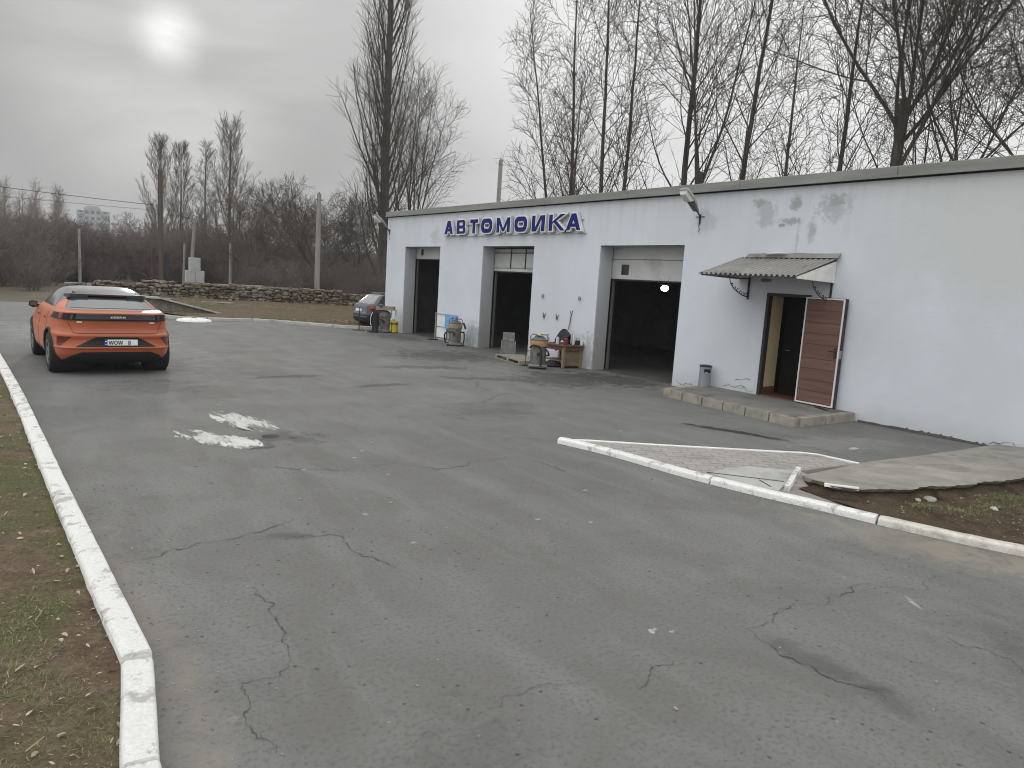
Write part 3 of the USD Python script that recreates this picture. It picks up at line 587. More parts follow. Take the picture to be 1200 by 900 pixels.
obj('rear_wall', MB().box((19.6, -6, -0.1), (20.0, 23.46, 4.03)).box((12.42, -6, -0.1), (19.6, -5.6, 4.03)), 'wall_paint', bld)
obj('roof', MB().box((12.2, -5.9, 4.035), (19.95, 23.7, 4.12)), 'roofing', bld)
cp = MB()
for k in range(10):
    y0, y1 = -6.06 + k * 3.0, -6.06 + (k + 1) * 3.0 - 0.004
    cp.box((11.935, y0, 4.045), (12.5, min(y1, 23.95), 4.205), 0.008).box((11.918, y0, 4.030), (11.96, min(y1, 23.95), 4.052))
cp.box((12.51, 23.5, 4.045), (20.06, 23.95, 4.205), 0.008)
obj('coping', cp, 'coping_metal', bld)
obj('drip_line', MB().box((11.985, -6, 4.006), (12.05, 23.9, 4.028)), 'dark_seam', bld)
# inside of the bays
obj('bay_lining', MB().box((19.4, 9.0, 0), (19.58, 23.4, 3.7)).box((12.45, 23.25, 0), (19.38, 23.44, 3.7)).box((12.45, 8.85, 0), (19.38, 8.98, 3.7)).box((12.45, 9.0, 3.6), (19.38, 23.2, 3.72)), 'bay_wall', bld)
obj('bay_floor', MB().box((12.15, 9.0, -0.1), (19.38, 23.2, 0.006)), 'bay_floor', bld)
# sectional doors pulled up
def section_door(y0, y1, z_bot, seams, label, win=None, glazed=None):
    x = 12.45
    d = obj('garage_door', MB().bar((x + 0.06, y0 + 0.02, 0.02), (x + 0.06, y0 + 0.02, 2.98), 0.05, 0.05).bar((x + 0.06, y1 - 0.02, 0.02), (x + 0.06, y1 - 0.02, 2.98), 0.05, 0.05), 'lamp_dark', bld, label=label)
    zs = [z_bot] + seams + [3.06]
    for a, b in zip(zs[:-1], zs[1:]):
        obj('panel', MB().box((x, y0 - 0.06, a + 0.005), (x + 0.045, y1 + 0.06, b - 0.005), 0.008), 'door_panel_white', d)
    obj('bottom_seal', MB().box((x + 0.005, y0 - 0.05, z_bot - 0.028), (x + 0.04, y1 + 0.05, z_bot + 0.002)), 'iron_black', d)
    if win: obj('window', MB().box((x - 0.012, win[0], win[2]), (x + 0.002, win[1], win[3]), 0.004), 'pane_dark', d)
    return d
section_door(10.20, 12.75, 2.22, [2.69], 'raised white sectional door with one small dark window', (12.20, 12.44, 2.33, 2.57))
section_door(20.15, 22.49, 2.60, [], 'raised white sectional door with a small dark window near its corner', (22.0, 22.15, 2.72, 2.93))
d2 = section_door(15.30, 17.72, 2.29, [2.385], 'raised sectional door with three frosted panes curving overhead')
for a, b in ((17.66, 16.93), (16.87, 16.24), (16.18, 15.4)):
    obj('window', MB().box((12.436, b, 2.42), (12.448, a, 2.80), 0.003), 'frosted_pane', d2)
for yy in (16.90, 16.21):
    obj('rib', MB().tube([(12.43, yy, 2.39), (12.43, yy, 2.80), (12.44, yy, 2.88), (12.40, yy - 0.03, 2.985)], 0.014, 5), 'iron_black', d2)
obj('rail', MB().bar((12.43, 15.32, 2.825), (12.43, 17.70, 2.825), 0.02, 0.02).bar((12.42, 15.32, 2.955), (12.42, 17.70, 2.955), 0.02, 0.045), 'frame_dark', d2)
# entrance
fr = obj('door_frame', MB().box((11.985, 8.045, 0.15), (12.10, 8.10, 2.085)).box((11.985, 7.20, 2.03), (12.10, 8.045, 2.085)).box((11.985, 7.20, 0.15), (12.10, 7.25, 2.03)), 'frame_dark', bld)
obj('entrance_reveal', MB().box((12.102, 8.05, 0.30), (12.47, 8.098, 2.03)), 'cream_wall', bld)
obj('skirting', MB().box((12.102, 8.040, 0.15), (12.47, 8.096, 0.30)), 'terracotta', bld)
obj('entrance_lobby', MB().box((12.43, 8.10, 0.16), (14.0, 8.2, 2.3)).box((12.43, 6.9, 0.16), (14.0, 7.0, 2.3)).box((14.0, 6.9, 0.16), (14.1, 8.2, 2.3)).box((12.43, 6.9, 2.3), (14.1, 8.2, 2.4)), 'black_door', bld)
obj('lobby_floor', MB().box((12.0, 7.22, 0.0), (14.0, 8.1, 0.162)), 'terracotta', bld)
idr = obj('inner_door', MB().box((12.50, 7.30, 0.165), (12.54, 7.98, 2.02), 0.006), 'black_door', bld)
obj('handle', MB().tube([(12.49, 7.88, 1.02), (12.45, 7.88, 1.02), (12.45, 7.78, 1.02)], 0.01, 6), 'lamp_dark', idr)

# the open door leaf, folded back against the wall
def leafT(u, v, w):   # u from the hinge along the leaf, v up, w out of its visible face
    a = np.array([11.915, 7.235, 0.165]); e = np.array([-0.035, -0.72, 0.0]); e /= np.linalg.norm(e); o = np.cross(e, [0, 0, 1.0]); o = -o if o[0] > 0 else o
    return a + u * e + v * np.array([0, 0, 1.0]) + w * o
def lbox(m, u0, u1, v0, v1, w0, w1):
    c = np.array([leafT(u, v_, w) for u in (u0, u1) for v_ in (v0, v1) for w in (w0, w1)])
    return m.add(trimesh.convex.convex_hull(c))
leaf = obj('door', lbox(MB(), 0.0, 0.755, -0.02, 1.885, -0.075, 0.0), 'frame_dark', bld, label='brown boarded door leaf with a white rim, standing wide open')
zz = np.array([0.03, 0.19, 0.44, 0.60, 0.74, 0.95, 1.13, 1.33, 1.50, 1.70, 1.855])
zz = np.linspace(0.03, 1.855, 10) + np.r_[0, np.random.default_rng(2).normal(0, 0.012, 8), 0]
for a, b, k in zip(zz[:-1], zz[1:], range(99)): obj('board', lbox(MB(), 0.028, 0.712, a + 0.003, b - 0.003, 0.0, 0.010 + 0.002 * (k % 2)), 'door_brown' if k % 3 else 'door_brown_b', leaf)
m = MB()
for a in ((0.0, 0.024, 0.0, 1.88), (0.716, 0.742, 0.0, 1.88), (0.024, 0.716, 0.0, 0.026), (0.024, 0.716, 1.858, 1.88)): lbox(m, *a, 0.0, 0.016)
obj('rim', m, 'trim_white', leaf)
m = MB(); lbox(m, 0.655, 0.695, 0.86, 1.04, 0.010, 0.022); m.tube([leafT(0.675, 0.98, 0.02), leafT(0.675, 0.98, 0.06), leafT(0.58, 0.97, 0.06)], 0.010, 6)
obj('handle', m, 'iron_black', leaf)
m = MB(); lbox(m, 0.742, 0.760, 0.86, 1.0, -0.05, 0.004); obj('lock_plate', m, 'steel_grey', leaf)
obj('closer_plate', MB().box((11.975, 8.05, 2.285), (11.998, 8.26, 2.335), 0.004), 'step_stone', bld)
# cracked plaster at the foot of the wall by the step
for i, pts in enumerate([[(10.1, 0.10), (9.9, 0.05), (9.7, 0.11), (9.55, 0.04), (9.45, 0.10), (9.2, 0.19)], [(8.9, 0.19), (8.75, 0.24), (8.6, 0.20), (8.45, 0.27), (8.3, 0.22)], [(8.62, 0.33), (8.48, 0.36), (8.36, 0.42), (8.25, 0.42)], [(8.5, 0.20), (8.3, 0.18), (8.15, 0.2)], [(3.4, 0.02), (3.7, 0.05), (3.82, 0.13), (3.95, 0.07), (4.2, 0.04)]]):
    c = crack(pts, 0.016, 70 + i); v, f = c.mesh()
    obj('plaster_crack', (np.stack([np.full(len(v), WX - 0.003), v[:, 0], v[:, 1]], 1), f), 'crack_fill', bld)
m = MB(); rr = np.random.default_rng(4)
ys = np.arange(3.2, 6.1, 0.03)
base = 0.008 + 0.035 * meshkit.fbm(np.stack([ys * 3, 0 * ys, 0 * ys], -1), 4, 2) + 0.02 * (rr.random(len(ys)) > 0.9)
v = np.r_[np.c_[np.full(len(ys), WX - 0.035), ys, np.full(len(ys), 0.005)], np.c_[np.full(len(ys), WX - 0.004), ys, base + 0.01]]; i = np.arange(len(ys) - 1)
m.add(v, np.stack([i, i + 1, i + 1 + len(ys), i + len(ys)], 1)); obj('footing_gap', m, 'crack_fill', bld)

# sign: nine letters, blue on white trays
def stroke(pts, w=0.085, cap=2, join=2): return LineString(pts).buffer(w / 2, cap_style=cap, join_style=join)
Hh = 0.40
def oval(w, h, t):
    e = affinity.scale(Point(0, 0).buffer(1, 24), w / 2, h / 2); e = affinity.translate(e, w / 2, h / 2)
    r = sbox(0, 0, w, h).buffer(-min(w, h) * 0.42).buffer(min(w, h) * 0.42); inner = sbox(t, t * 0.9, w - t, h - t * 0.9); k = min(w - 2 * t, h - 1.8 * t) * 0.45
    return r.difference(inner.buffer(-k).buffer(k))
def letter(ch, w):
    s = 0.128 if w > 0.4 else 0.118; h = Hh; c = sbox(0, 0, w, h)
    if ch == 'А': return unary_union([Polygon([(0, 0), (s, 0), (w / 2 + s * 0.62, h), (w / 2 - s * 0.62, h)]), Polygon([(w - s, 0), (w, 0), (w / 2 + s * 0.62, h), (w / 2 - s * 0.62, h)]), sbox(w * 0.24, h * 0.2, w * 0.76, h * 0.2 + 0.078)])
    if ch == 'В':
        a = sbox(0, 0, w, h * 0.54).buffer(-0.1).buffer(0.1).union(sbox(0, 0, w * .5, h * .54)).difference(sbox(s, 0.07, w - s, h * 0.54 - 0.06))
        b = sbox(0, h * 0.46, w * 0.94, h).buffer(-0.09).buffer(0.09).union(sbox(0, h * .46, w * .5, h)).difference(sbox(s, h * 0.46 + 0.06, w * 0.94 - s, h - 0.068))
        return a.union(b).union(sbox(0, 0, s, h))
    if ch == 'Т': return sbox(0, h - 0.10, w, h).union(sbox(w / 2 - s / 2, 0, w / 2 + s / 2, h))
    if ch == 'О': return oval(w, h, s)
    if ch == 'М': return unary_union([sbox(0, 0, s * 0.9, h), sbox(w - s * 0.9, 0, w, h), Polygon([(0, h), (s * 0.95, h), (w / 2 + s * 0.35, 0.03), (w / 2 - s * 0.35, 0.03)]), Polygon([(w, h), (w - s * 0.95, h), (w / 2 - s * 0.35, 0.03), (w / 2 + s * 0.35, 0.03)])])
    if ch == 'И': return unary_union([sbox(0, 0, s, h), sbox(w - s, 0, w, h), Polygon([(s * 0.7, 0), (s * 1.3, 0), (w - s * 0.7, h), (w - s * 1.3, h)]).buffer(0.012, join_style=2).intersection(c)])
    if ch == 'К': return unary_union([sbox(0, 0, s, h), Polygon([(s * 0.8, h * 0.42), (s * 1.35, h * 0.62), (w * 0.72, h), (w, h)]), Polygon([(s * 1.2, h * 0.58), (s * 2.2, h * 0.62), (w, 0), (w - s * 1.15, 0)])])
sign = thing('wall_sign', 'blue АВТОМОИКА letters in white trays mounted high on the white wall', 'sign')
for ch, ya, yb in zip('АВТОМОИКА', (19.74, 19.03, 18.30, 17.71, 16.93, 16.09, 15.32, 14.61, 13.93), (19.26, 18.55, 17.90, 17.16, 16.31, 15.54, 14.79, 13.99, 13.40)):
    L = letter(ch, ya - yb); T = lambda v, ya=ya: np.stack([WX - v[:, 2], ya - v[:, 0], 3.355 + v[:, 1]], 1)
    tray = L.buffer(0.040, join_style=2, mitre_limit=2.0)
    if ch in 'АВО': tray = unary_union([Polygon(q.exterior) for q in getattr(tray, 'geoms', [tray])]) if ch != 'О' else tray
    lt = obj('letter', MB().poly(tray, 0.028, 0.105, T), 'sign_side', sign)
    rim = tray.buffer(-0.003)
    obj('tray_face', MB().poly(rim, 0.102, 0.111, T), 'sign_white', lt)
    obj('blue_face', MB().poly(L, 0.106, 0.122, T), 'sign_blue', lt)
obj('rail', MB().bar((11.985, 19.85, 3.29), (11.985, 13.28, 3.29), 0.03, 0.016).bar((11.985, 19.8, 3.62), (11.985, 13.4, 3.62), 0.028, 0.014), 'sign_side', sign)

# entrance canopy
can = thing('door_canopy', 'corrugated grey metal canopy on scrolled iron brackets above the entrance', 'canopy')
ca, cb = 8.80, 6.80
ny = 260; ys = np.linspace(ca, cb, ny); ph = (ys - cb) / (ca - cb) * 19 * 2 * np.pi
wave = 0.018 * np.tanh(2.2 * np.sin(ph))
nx = 10; xs = np.linspace(12.0, 10.88, nx); zx = 2.735 - (12.0 - xs) * (2.735 - 2.375) / 1.12
top = np.stack([np.broadcast_to(xs[:, None], (nx, ny)), ys[None] + (12 - xs[:, None]) * 0.05, zx[:, None] + wave[None]], -1)
bot = top - [0, 0, 0.006]
m = MB(); m.add(top.reshape(-1, 3), grid(nx, ny)); m.add(bot.reshape(-1, 3), grid(nx, ny)[:, ::-1])
e = np.r_[top[-1], bot[-1]]; i = np.arange(ny - 1); m.add(e, np.stack([i, i + 1, i + 1 + ny, i + ny], 1))
obj('corrugated_sheet', m, 'sheet_grey', can, smooth=70)
fl = np.array([(8.62, 0), (6.74, 0), (6.74, 0.085), (7.2, 0.080), (7.55, 0.092), (7.8, 0.075), (8.1, 0.094), (8.4, 0.075), (8.56, 0.07)])
fm = trimesh.creation.extrude_polygon(Polygon(fl), 0.03, engine='earcut'); v = fm.vertices
obj('flashing', MB().add(np.stack([11.995 - v[:, 2] - (0.09 - v[:, 1]) * 0.7, v[:, 0], 2.735 + v[:, 1]], 1), fm.faces), 'sheet_grey', can, smooth=20)
obj('loose_sheet', MB().add(trimesh.convex.convex_hull(np.array([(11.93, 8.2, 2.812), (11.93, 7.75, 2.83), (11.86, 8.15, 2.80), (11.86, 7.8, 2.818), (11.9, 8.0, 2.835)]))), 'trim_white', can)
sp = [(11.992, 2.325), (10.92, 2.345), (10.92, 2.372), (11.992, 2.700)]
pm = trimesh.creation.extrude_polygon(Polygon(sp), 0.012, engine='earcut'); v = pm.vertices
obj('side_panel', MB().add(np.stack([v[:, 0], cb + 0.012 - v[:, 2] + (12 - v[:, 0]) * 0.05, v[:, 1] - 0.012], 1), pm.faces), 'trim_white', can)
obj('side_panel', MB().add(np.stack([v[:, 0], ca - 0.03 - v[:, 2] + (12 - v[:, 0]) * 0.05, v[:, 1] - 0.012], 1), pm.faces), 'trim_white', can)
obj('frame', MB().bar((10.93, ca + .03, 2.345), (10.93, cb + .07, 2.345), 0.025, 0.025).bar((11.98, ca, 2.70), (11.98, cb, 2.70), 0.025, 0.025).bar((11.98, 8.53, 2.33), (10.93, 8.57, 2.33), 0.022, 0.022).bar((11.98, 6.83, 2.315), (10.93, 6.87, 2.315), 0.022, 0.022), 'lamp_dark', can)
def bracket(y):
    m = MB().bar((11.985, y, 1.94), (11.985, y, 2.36), 0.028, 0.028)
    A = np.linspace(0, 1, 14); arc = np.stack([11.97 - 0.60 * A, np.full(14, y), 1.985 + 0.33 * (1 - np.sqrt(np.clip(1 - A ** 2, 0, 1))) ** 0.75], 1)
    m.tube(arc, 0.008, 5)
    for k in range(1, 13, 2):
        c = arc[k] + [0, 0, 0.028]; s = np.linspace(0, 1.6 * np.pi, 12) + k; r = 0.046 * (1 - 0.5 * s / s[-1])
        m.tube(np.stack([c[0] + r * np.cos(s), np.full(12, y), c[2] + r * np.sin(s)], 1), 0.009, 5)
    return m
for y in (8.52, 6.84): obj('bracket', bracket(y), 'iron_black', can)

# doorstep
step = thing('doorstep', 'low concrete doorstep edged with worn stone blocks in front of the brown door', 'step')
stp = np.array([(10.56, 9.15), (10.24, 6.18)])
obj('slab', MB().poly(Polygon([(10.68, 9.10), (11.995, 9.15), (11.995, 6.16), (10.36, 6.24)]), -0.02, 0.143), 'step_top', step)
for k in range(6):
    a = stp[0] + (stp[1] - stp[0]) * (k + 0.012) / 6; b = stp[0] + (stp[1] - stp[0]) * (k + 0.988) / 6
    obj('edge_block', block([a, b], 0.125, -0.03, 0.150 + 0.004 * math.sin(k * 2.3), 1, 0.014, 100 + k, n=8, rough=0.010), 'step_stone', step, smooth=50)
for a, b in (((10.37, 6.165), (11.1, 6.15)), ((11.115, 6.15), (11.97, 6.13))): obj('edge_block', block([a, b], 0.11, -0.03, 0.152, 1, 0.014, 120, n=8, rough=0.010), 'step_stone', step, smooth=50)
obj('edge_block', block([(11.9, 9.27), (10.62, 9.22)], 0.11, -0.03, 0.15, 1, 0.014, 121, n=8, rough=0.01), 'step_stone', step, smooth=50)
obj('rubber_scrap', MB().bar((11.80, 6.75, 0.152), (11.62, 6.45, 0.152), 0.06, 0.012), 'iron_black', step)

# wall lamps
def wall_lamp(label, y):
    L = thing('wall_lamp', label, 'lamp', (WX, y, 3.60))
    ax = np.array([-0.80, 0.0, 0.60]); up = np.array([0.60, 0, 0.80])
    def q(s, w, h): return np.array([-0.10, 0, 0.03]) + s * ax + w * np.array([0, 1.0, 0]) + h * up
    prof = [(0.0, 0.030, 0.02), (0.08, 0.045, 0.05), (0.20, 0.085, 0.085), (0.36, 0.115, 0.10), (0.58, 0.115, 0.095), (0.64, 0.10, 0.06)]
    m = MB(); rings = []
    for s, w, h in prof: rings += [q(s, -w, 0), q(s, -w * 0.9, h * 0.7), q(s, -w * 0.5, h), q(s, w * 0.5, h), q(s, w * 0.9, h * 0.7), q(s, w, 0)]
    R_ = np.array(rings); n = len(prof); F_ = []
    for i in range(n - 1):
        for k in range(6): F_.append([i * 6 + k, i * 6 + (k + 1) % 6, (i + 1) * 6 + (k + 1) % 6, (i + 1) * 6 + k])
    t = trimesh.Trimesh(R_, np.vstack([np.array(F_)[:, [0, 1, 2]], np.array(F_)[:, [0, 2, 3]], [[0, k, k + 1] for k in range(1, 5)], [[n * 6 - 6, n * 6 - 6 + k + 1, n * 6 - 6 + k] for k in range(1, 5)]]), process=False); t.fix_normals()
    obj('housing', MB().add(t), 'lamp_grey', L, smooth=40)
    obj('lens', MB().add(trimesh.convex.convex_hull(np.array([q(s, w, h) for s, w, h in ((0.33, -0.10, -0.002), (0.33, 0.10, -0.002), (0.62, -0.095, -0.002), (0.62, 0.095, -0.002), (0.37, -0.07, -0.07), (0.37, 0.07, -0.07), (0.58, -0.07, -0.07), (0.58, 0.07, -0.07))]))), 'lens_pale', L, smooth=30)
    obj('ballast_cover', MB().add(trimesh.convex.convex_hull(np.array([q(s, w, h) for s in (0.06, 0.31) for w in (-0.06, 0.06) for h in (-0.002, -0.035)]))), 'lamp_dark', L)
    obj('arm', MB().tube([(-0.02, 0, -0.10), (-0.03, 0, -0.04), q(0.04, 0, 0.01)], 0.016, 6).bar((-0.01, 0, -0.2), (-0.01, 0, 0.0), 0.03, 0.02).bar((-0.008, -0.11, -0.05), (-0.008, 0.11, -0.05), 0.012, 0.012), 'iron_black', L)
    obj('cable', MB().tube([(-0.012, 0.005, -0.16), (-0.02, 0.01, -0.24), (-0.012, -0.008, -0.30), (-0.006, 0.01, -0.36)], 0.006, 5), 'iron_black', L)
    return L
wall_lamp('grey tilted lamp head on the white wall between the sign and the canopy', 9.86)
wall_lamp('pale tilted lamp head at the far left corner of the white building', 23.72)
# lit lamp inside the near bay
lb = thing('bay_lamp', 'bright white lamp glowing inside the nearest open bay', 'lamp', (15.20, 13.48, 2.09))
MAT['lamp_glow'] = usdkit.material(stage, '/World/Looks/lamp_glow', {'e': ('emission', {'color': (0.86, 1.0, 0.93), 'strength': 8.0})}, surface='e.emission')
obj('glow_bulb', MB().ball((0, 0, 0), (0.12, 0.10, 0.085), 2), 'lamp_glow', lb, smooth=True)
obj('hood', MB().lathe([(0.0, 0.24), (0.05, 0.23), (0.08, 0.16), (0.20, 0.10)], 14).tube([(0, 0, 0.23), (0, 0, 1.5)], 0.012, 5), 'lamp_dark', lb)

# ============================================================ THINGS IN FRONT OF THE BUILDING
mat('tank_grey', (0.115, 0.112, 0.10), (0.17, 0.165, 0.15), 7.0, 0.45, dirt=(0.07, 0.065, 0.055), dscale=9.0, metallic=0.3, spec=0.5)
mat('band_tan', (0.30, 0.245, 0.165), (0.24, 0.195, 0.13), 8.0, 0.6)
mat('band_orange', (0.42, 0.215, 0.10), (0.33, 0.165, 0.08), 8.0, 0.6)
mat('hose_black', (0.014, 0.014, 0.015), rough=0.45, spec=0.5)
mat('chrome', (0.55, 0.55, 0.55), rough=0.25, metallic=1.0)
mat('cloth_blue', (0.16, 0.36, 0.60), (0.12, 0.29, 0.52), 9.0, 0.95)
mat('cloth_navy', (0.05, 0.075, 0.13), (0.08, 0.11, 0.17), 9.0, 0.95)
mat('cloth_black', (0.012, 0.013, 0.017), (0.03, 0.03, 0.035), 15.0, 0.9)
mat('cloth_white', (0.66, 0.67, 0.68), (0.58, 0.59, 0.60), 6.0, 0.9)
mat('wood_raw', (0.25, 0.175, 0.115), (0.18, 0.125, 0.08), 3.0, 0.8, stretch=(6, 6, 0.7))
mat('wood_red', (0.135, 0.065, 0.045), (0.095, 0.045, 0.033), 5.0, 0.65)
mat('plywood', (0.185, 0.145, 0.10), (0.13, 0.10, 0.07), 4.0, 0.8, stretch=(1, 1, 4))
mat('wood_grey', (0.30, 0.275, 0.235), (0.21, 0.19, 0.16), 6.0, 0.9, stretch=(1, 3, 6))
mat('red_plastic', (0.14, 0.02, 0.024), rough=0.4)
mat('clear_bottle', (0.42, 0.45, 0.48), rough=0.2, spec=0.6)
mat('yellow_plastic', (0.62, 0.50, 0.055), (0.52, 0.42, 0.05), 9.0, 0.5)
mat('plastic_grey', (0.18, 0.185, 0.18), (0.12, 0.125, 0.12), 14.0, 0.7, dirt=(0.28, 0.28, 0.27), dscale=11.0)
mat('bin_grey', (0.25, 0.265, 0.30), (0.21, 0.225, 0.255), 5.0, 0.5)

def vacuum(label, loc, rz, band, hose):
    V = thing('vacuum_cleaner', label, 'vacuum cleaner', loc, rz)
    obj('tank', MB().lathe([(0, 0.10), (0.175, 0.10), (0.185, 0.12), (0.188, 0.30), (0.192, 0.31), (0.188, 0.32), (0.186, 0.52), (0.18, 0.53), (0, 0.53)], 24), 'tank_grey', V, smooth=40)
    obj('band', MB().lathe([(0.0, 0.53), (0.20, 0.53), (0.205, 0.545), (0.205, 0.64), (0.196, 0.655), (0, 0.655)], 24), band, V, smooth=40)
    obj('motor_head', MB().lathe([(0, 0.655), (0.19, 0.655), (0.185, 0.69), (0.15, 0.715), (0.13, 0.74), (0, 0.745)], 20).box((-0.07, -0.05, 0.73), (0.07, 0.05, 0.77), 0.015), 'lamp_dark', V, smooth=40)
    obj('handle', MB().tube([(-0.19, 0.06, 0.50), (-0.205, 0.09, 0.74), (-0.16, 0.10, 0.80), (0.16, 0.10, 0.80), (0.205, 0.09, 0.74), (0.19, 0.06, 0.50)], 0.012, 6), 'hose_black', V, smooth=60)
    tr = obj('trolley', MB().lathe([(0, 0.075), (0.21, 0.075), (0.225, 0.085), (0.22, 0.105), (0, 0.105)], 20).box((-0.22, -0.19, 0.062), (0.22, 0.19, 0.078), 0.005), 'steel_grey', V, smooth=40)
    for a, b in ((-0.19, -0.17), (0.19, -0.17), (-0.19, 0.17), (0.19, 0.17)):
        obj('castor', MB().lathe([(0, -0.014), (0.03, -0.014), (0.034, 0), (0.03, 0.014), (0, 0.014)], 12, (a, b, 0.034), axis='x').box((a - 0.008, b - 0.02, 0.034), (a + 0.008, b + 0.02, 0.063)), 'hose_black', tr)
    obj('hose', MB().tube(smooth_poly(hose, 34), 0.023 * (1 + 0.12 * np.sin(np.arange(34) * 3.14159)), 8), 'hose_black', V, smooth=True)
    obj('inlet', MB().lathe([(0.045, 0), (0.045, 0.05), (0.03, 0.06), (0, 0.06)], 12, (0.0, 0, 0.36), axis='y') if False else MB().bar((0.0, -0.17, 0.36), (0.0, -0.225, 0.36), 0.07, 0.07), 'hose_black', V)
    for z in (0.38, 0.47): obj('clasp', MB().bar((-0.19, -0.03, z), (-0.15, -0.13, z), 0.02, 0.05), 'chrome', V)
    return V
TURN = math.radians(-38)
v1 = vacuum('grey drum vacuum cleaner with tan band beside the blue towel', (11.55, 18.30, 0.0), TURN, 'band_tan', [(0.02, -0.2, 0.40), (-0.22, -0.10, 0.42), (-0.31, -0.02, 0.30), (-0.28, 0.02, 0.10), (-0.18, -0.16, 0.085)])
obj('hose', MB().tube(smooth_poly([(0.17, -0.08, 0.42), (0.26, -0.04, 0.42), (0.285, 0.0, 0.25), (0.25, 0.0, 0.03), (0.30, 0.0, 0.03)], 24), 0.02, 7), 'hose_black', v1, smooth=True)
obj('spout', MB().tube([(0.03, 0.05, 0.72), (0.03, 0.05, 0.90)], 0.014, 6).bar((0.24, 0.03, 0.70), (0.31, 0.03, 0.52), 0.10, 0.05).bar((-0.11, 0.05, 0.72), (-0.11, 0.05, 0.86), 0.012), 'hose_black', v1)
v2 = vacuum('grey drum vacuum cleaner with orange band beside the wooden workbench', (10.70, 13.22, 0.0), TURN, 'band_orange', [(-0.20, -0.16, 0.50), (-0.12, -0.235, 0.565), (0.0, -0.25, 0.545), (0.06, -0.24, 0.42), (0.075, -0.235, 0.16), (0.06, -0.21, 0.08)])
obj('cable_loop', MB().tube(smooth_poly([(-0.18, -0.1, 0.42), (-0.26, -0.08, 0.40), (-0.30, -0.05, 0.25), (-0.27, -0.02, 0.05)], 16), 0.008, 6).tube(smooth_poly([(0.17, -0.12, 0.47), (0.23, -0.15, 0.40), (0.25, -0.12, 0.34), (0.18, -0.10, 0.33)], 14), 0.022, 7), 'hose_black', v2, smooth=True)
tag(obj('cleaning_rag', MB().add(trimesh.convex.convex_hull(np.array([(10.60, 13.22, 0.745), (10.66, 13.36, 0.75), (10.74, 13.26, 0.80), (10.80, 13.10, 0.75), (10.70, 13.12, 0.745), (10.66, 13.26, 0.815)]))), 'cloth_navy', smooth=50), 'crumpled dark rag lying on the orange-banded vacuum cleaner', 'rag')
tag(obj('work_glove', MB().ball((10.665, 13.20, 0.80), (0.06, 0.04, 0.022), 2).ball((10.69, 13.16, 0.79), (0.05, 0.02, 0.015), 1), 'yellow_plastic', smooth=True), 'small yellowish glove on top of the orange-banded vacuum cleaner', 'glove')

# clothes rail against the wall with a blue towel and a white sheet
rk = thing('towel_rail', 'thin metal rail on a post and flat foot against the wall', 'rail')
obj('post', MB().tube([(11.93, 20.10, 0.01), (11.93, 20.10, 0.90)], 0.022, 8), 'steel_grey', rk, smooth=True)
obj('foot', MB().box((11.70, 20.02, 0.005), (12.10, 20.20, 0.03), 0.005), 'iron_black', rk)
for z in (0.86, 0.46): obj('rod', MB().tube([(11.93, 20.10, z), (11.93, 18.80, z)], 0.009, 6), 'steel_grey', rk)
obj('rod', MB().tube([(11.93, 20.10, 0.10), (11.93, 18.85, 0.10)], 0.012, 6), 'iron_black', rk)
def drape(y0, y1, z0, z1, x, amp, seed, nx=16, nz=14):
    a, b = np.meshgrid(np.linspace(y0, y1, nx), np.linspace(z0, z1, nz), indexing='ij')
    t = (b - z1) / (z0 - z1)
    X = x + amp * (meshkit.fbm(np.stack([a * 7, b * 1.2, 0 * a], -1), 3, seed) - 0.5) * (0.3 + t)
    p = np.stack([X, a, b + 0.02 * (meshkit.fbm(np.stack([a * 5, 0 * a, 0 * a], -1), 2, seed + 4) - 0.5) * t], -1)
    q = p + [0.006, 0, 0]; m = MB(); F_ = grid(nx, nz); m.add(p.reshape(-1, 3), F_); m.add(q.reshape(-1, 3), F_[:, ::-1]); return m
tag(obj('blue_towel', drape(19.50, 18.88, 0.43, 0.875, 11.905, 0.05, 3), 'cloth_blue', smooth=True), 'bright blue towel hanging on the rail left of the tan-banded vacuum', 'towel')
tag(obj('white_sheet', drape(20.05, 19.45, 0.06, 0.86, 11.945, 0.03, 8), 'cloth_white', smooth=True), 'white sheet hanging on the rail left of the blue towel', 'sheet')

# grey two-tier stand and pallet
st = thing('step_stand', 'weathered grey two-tier stand in the middle bay doorway', 'stand', (11.42, 15.40, 0.0), TURN)
obj('lower_box', MB().box((-0.19, -0.13, 0.07), (0.19, 0.13, 0.43), 0.012), 'plastic_grey', st, smooth=30)
obj('upper_box', MB().box((-0.16, -0.11, 0.432), (0.155, 0.11, 0.66), 0.012), 'plastic_grey', st, smooth=30)
for x in (-0.185, 0.185): obj('leg', MB().bar((x, -0.135, 0.0), (x, -0.135, 0.44), 0.022, 0.02), 'steel_grey', st)
for x in (-0.185, 0.185): obj('leg', MB().bar((x, 0.135, 0.0), (x, 0.135, 0.44), 0.022, 0.02), 'steel_grey', st)
obj('foot', MB().box((-0.26, -0.16, 0.004), (-0.12, -0.10, 0.03), 0.004), 'wood_grey', st)
pal = thing('wooden_pallet', 'grey wooden pallet on the ground by the middle bay', 'pallet', (11.05, 14.35, 0.0), math.radians(-12))
for k in range(5): obj('deck_board', MB().box((-0.36 + k * 0.16, -0.75, 0.10), (-0.36 + k * 0.16 + 0.125, 0.75, 0.12), 0.003), 'wood_grey', pal)
for y in (-0.70, 0.0, 0.70): obj('bearer', MB().box((-0.38, y - 0.045, 0.03), (0.42, y + 0.045, 0.10), 0.003), 'wood_grey', pal)
for k in (-0.34, 0.02, 0.36): obj('skid', MB().box((k - 0.045, -0.74, 0.004), (k + 0.045, 0.74, 0.029), 0.003), 'wood_grey', pal)

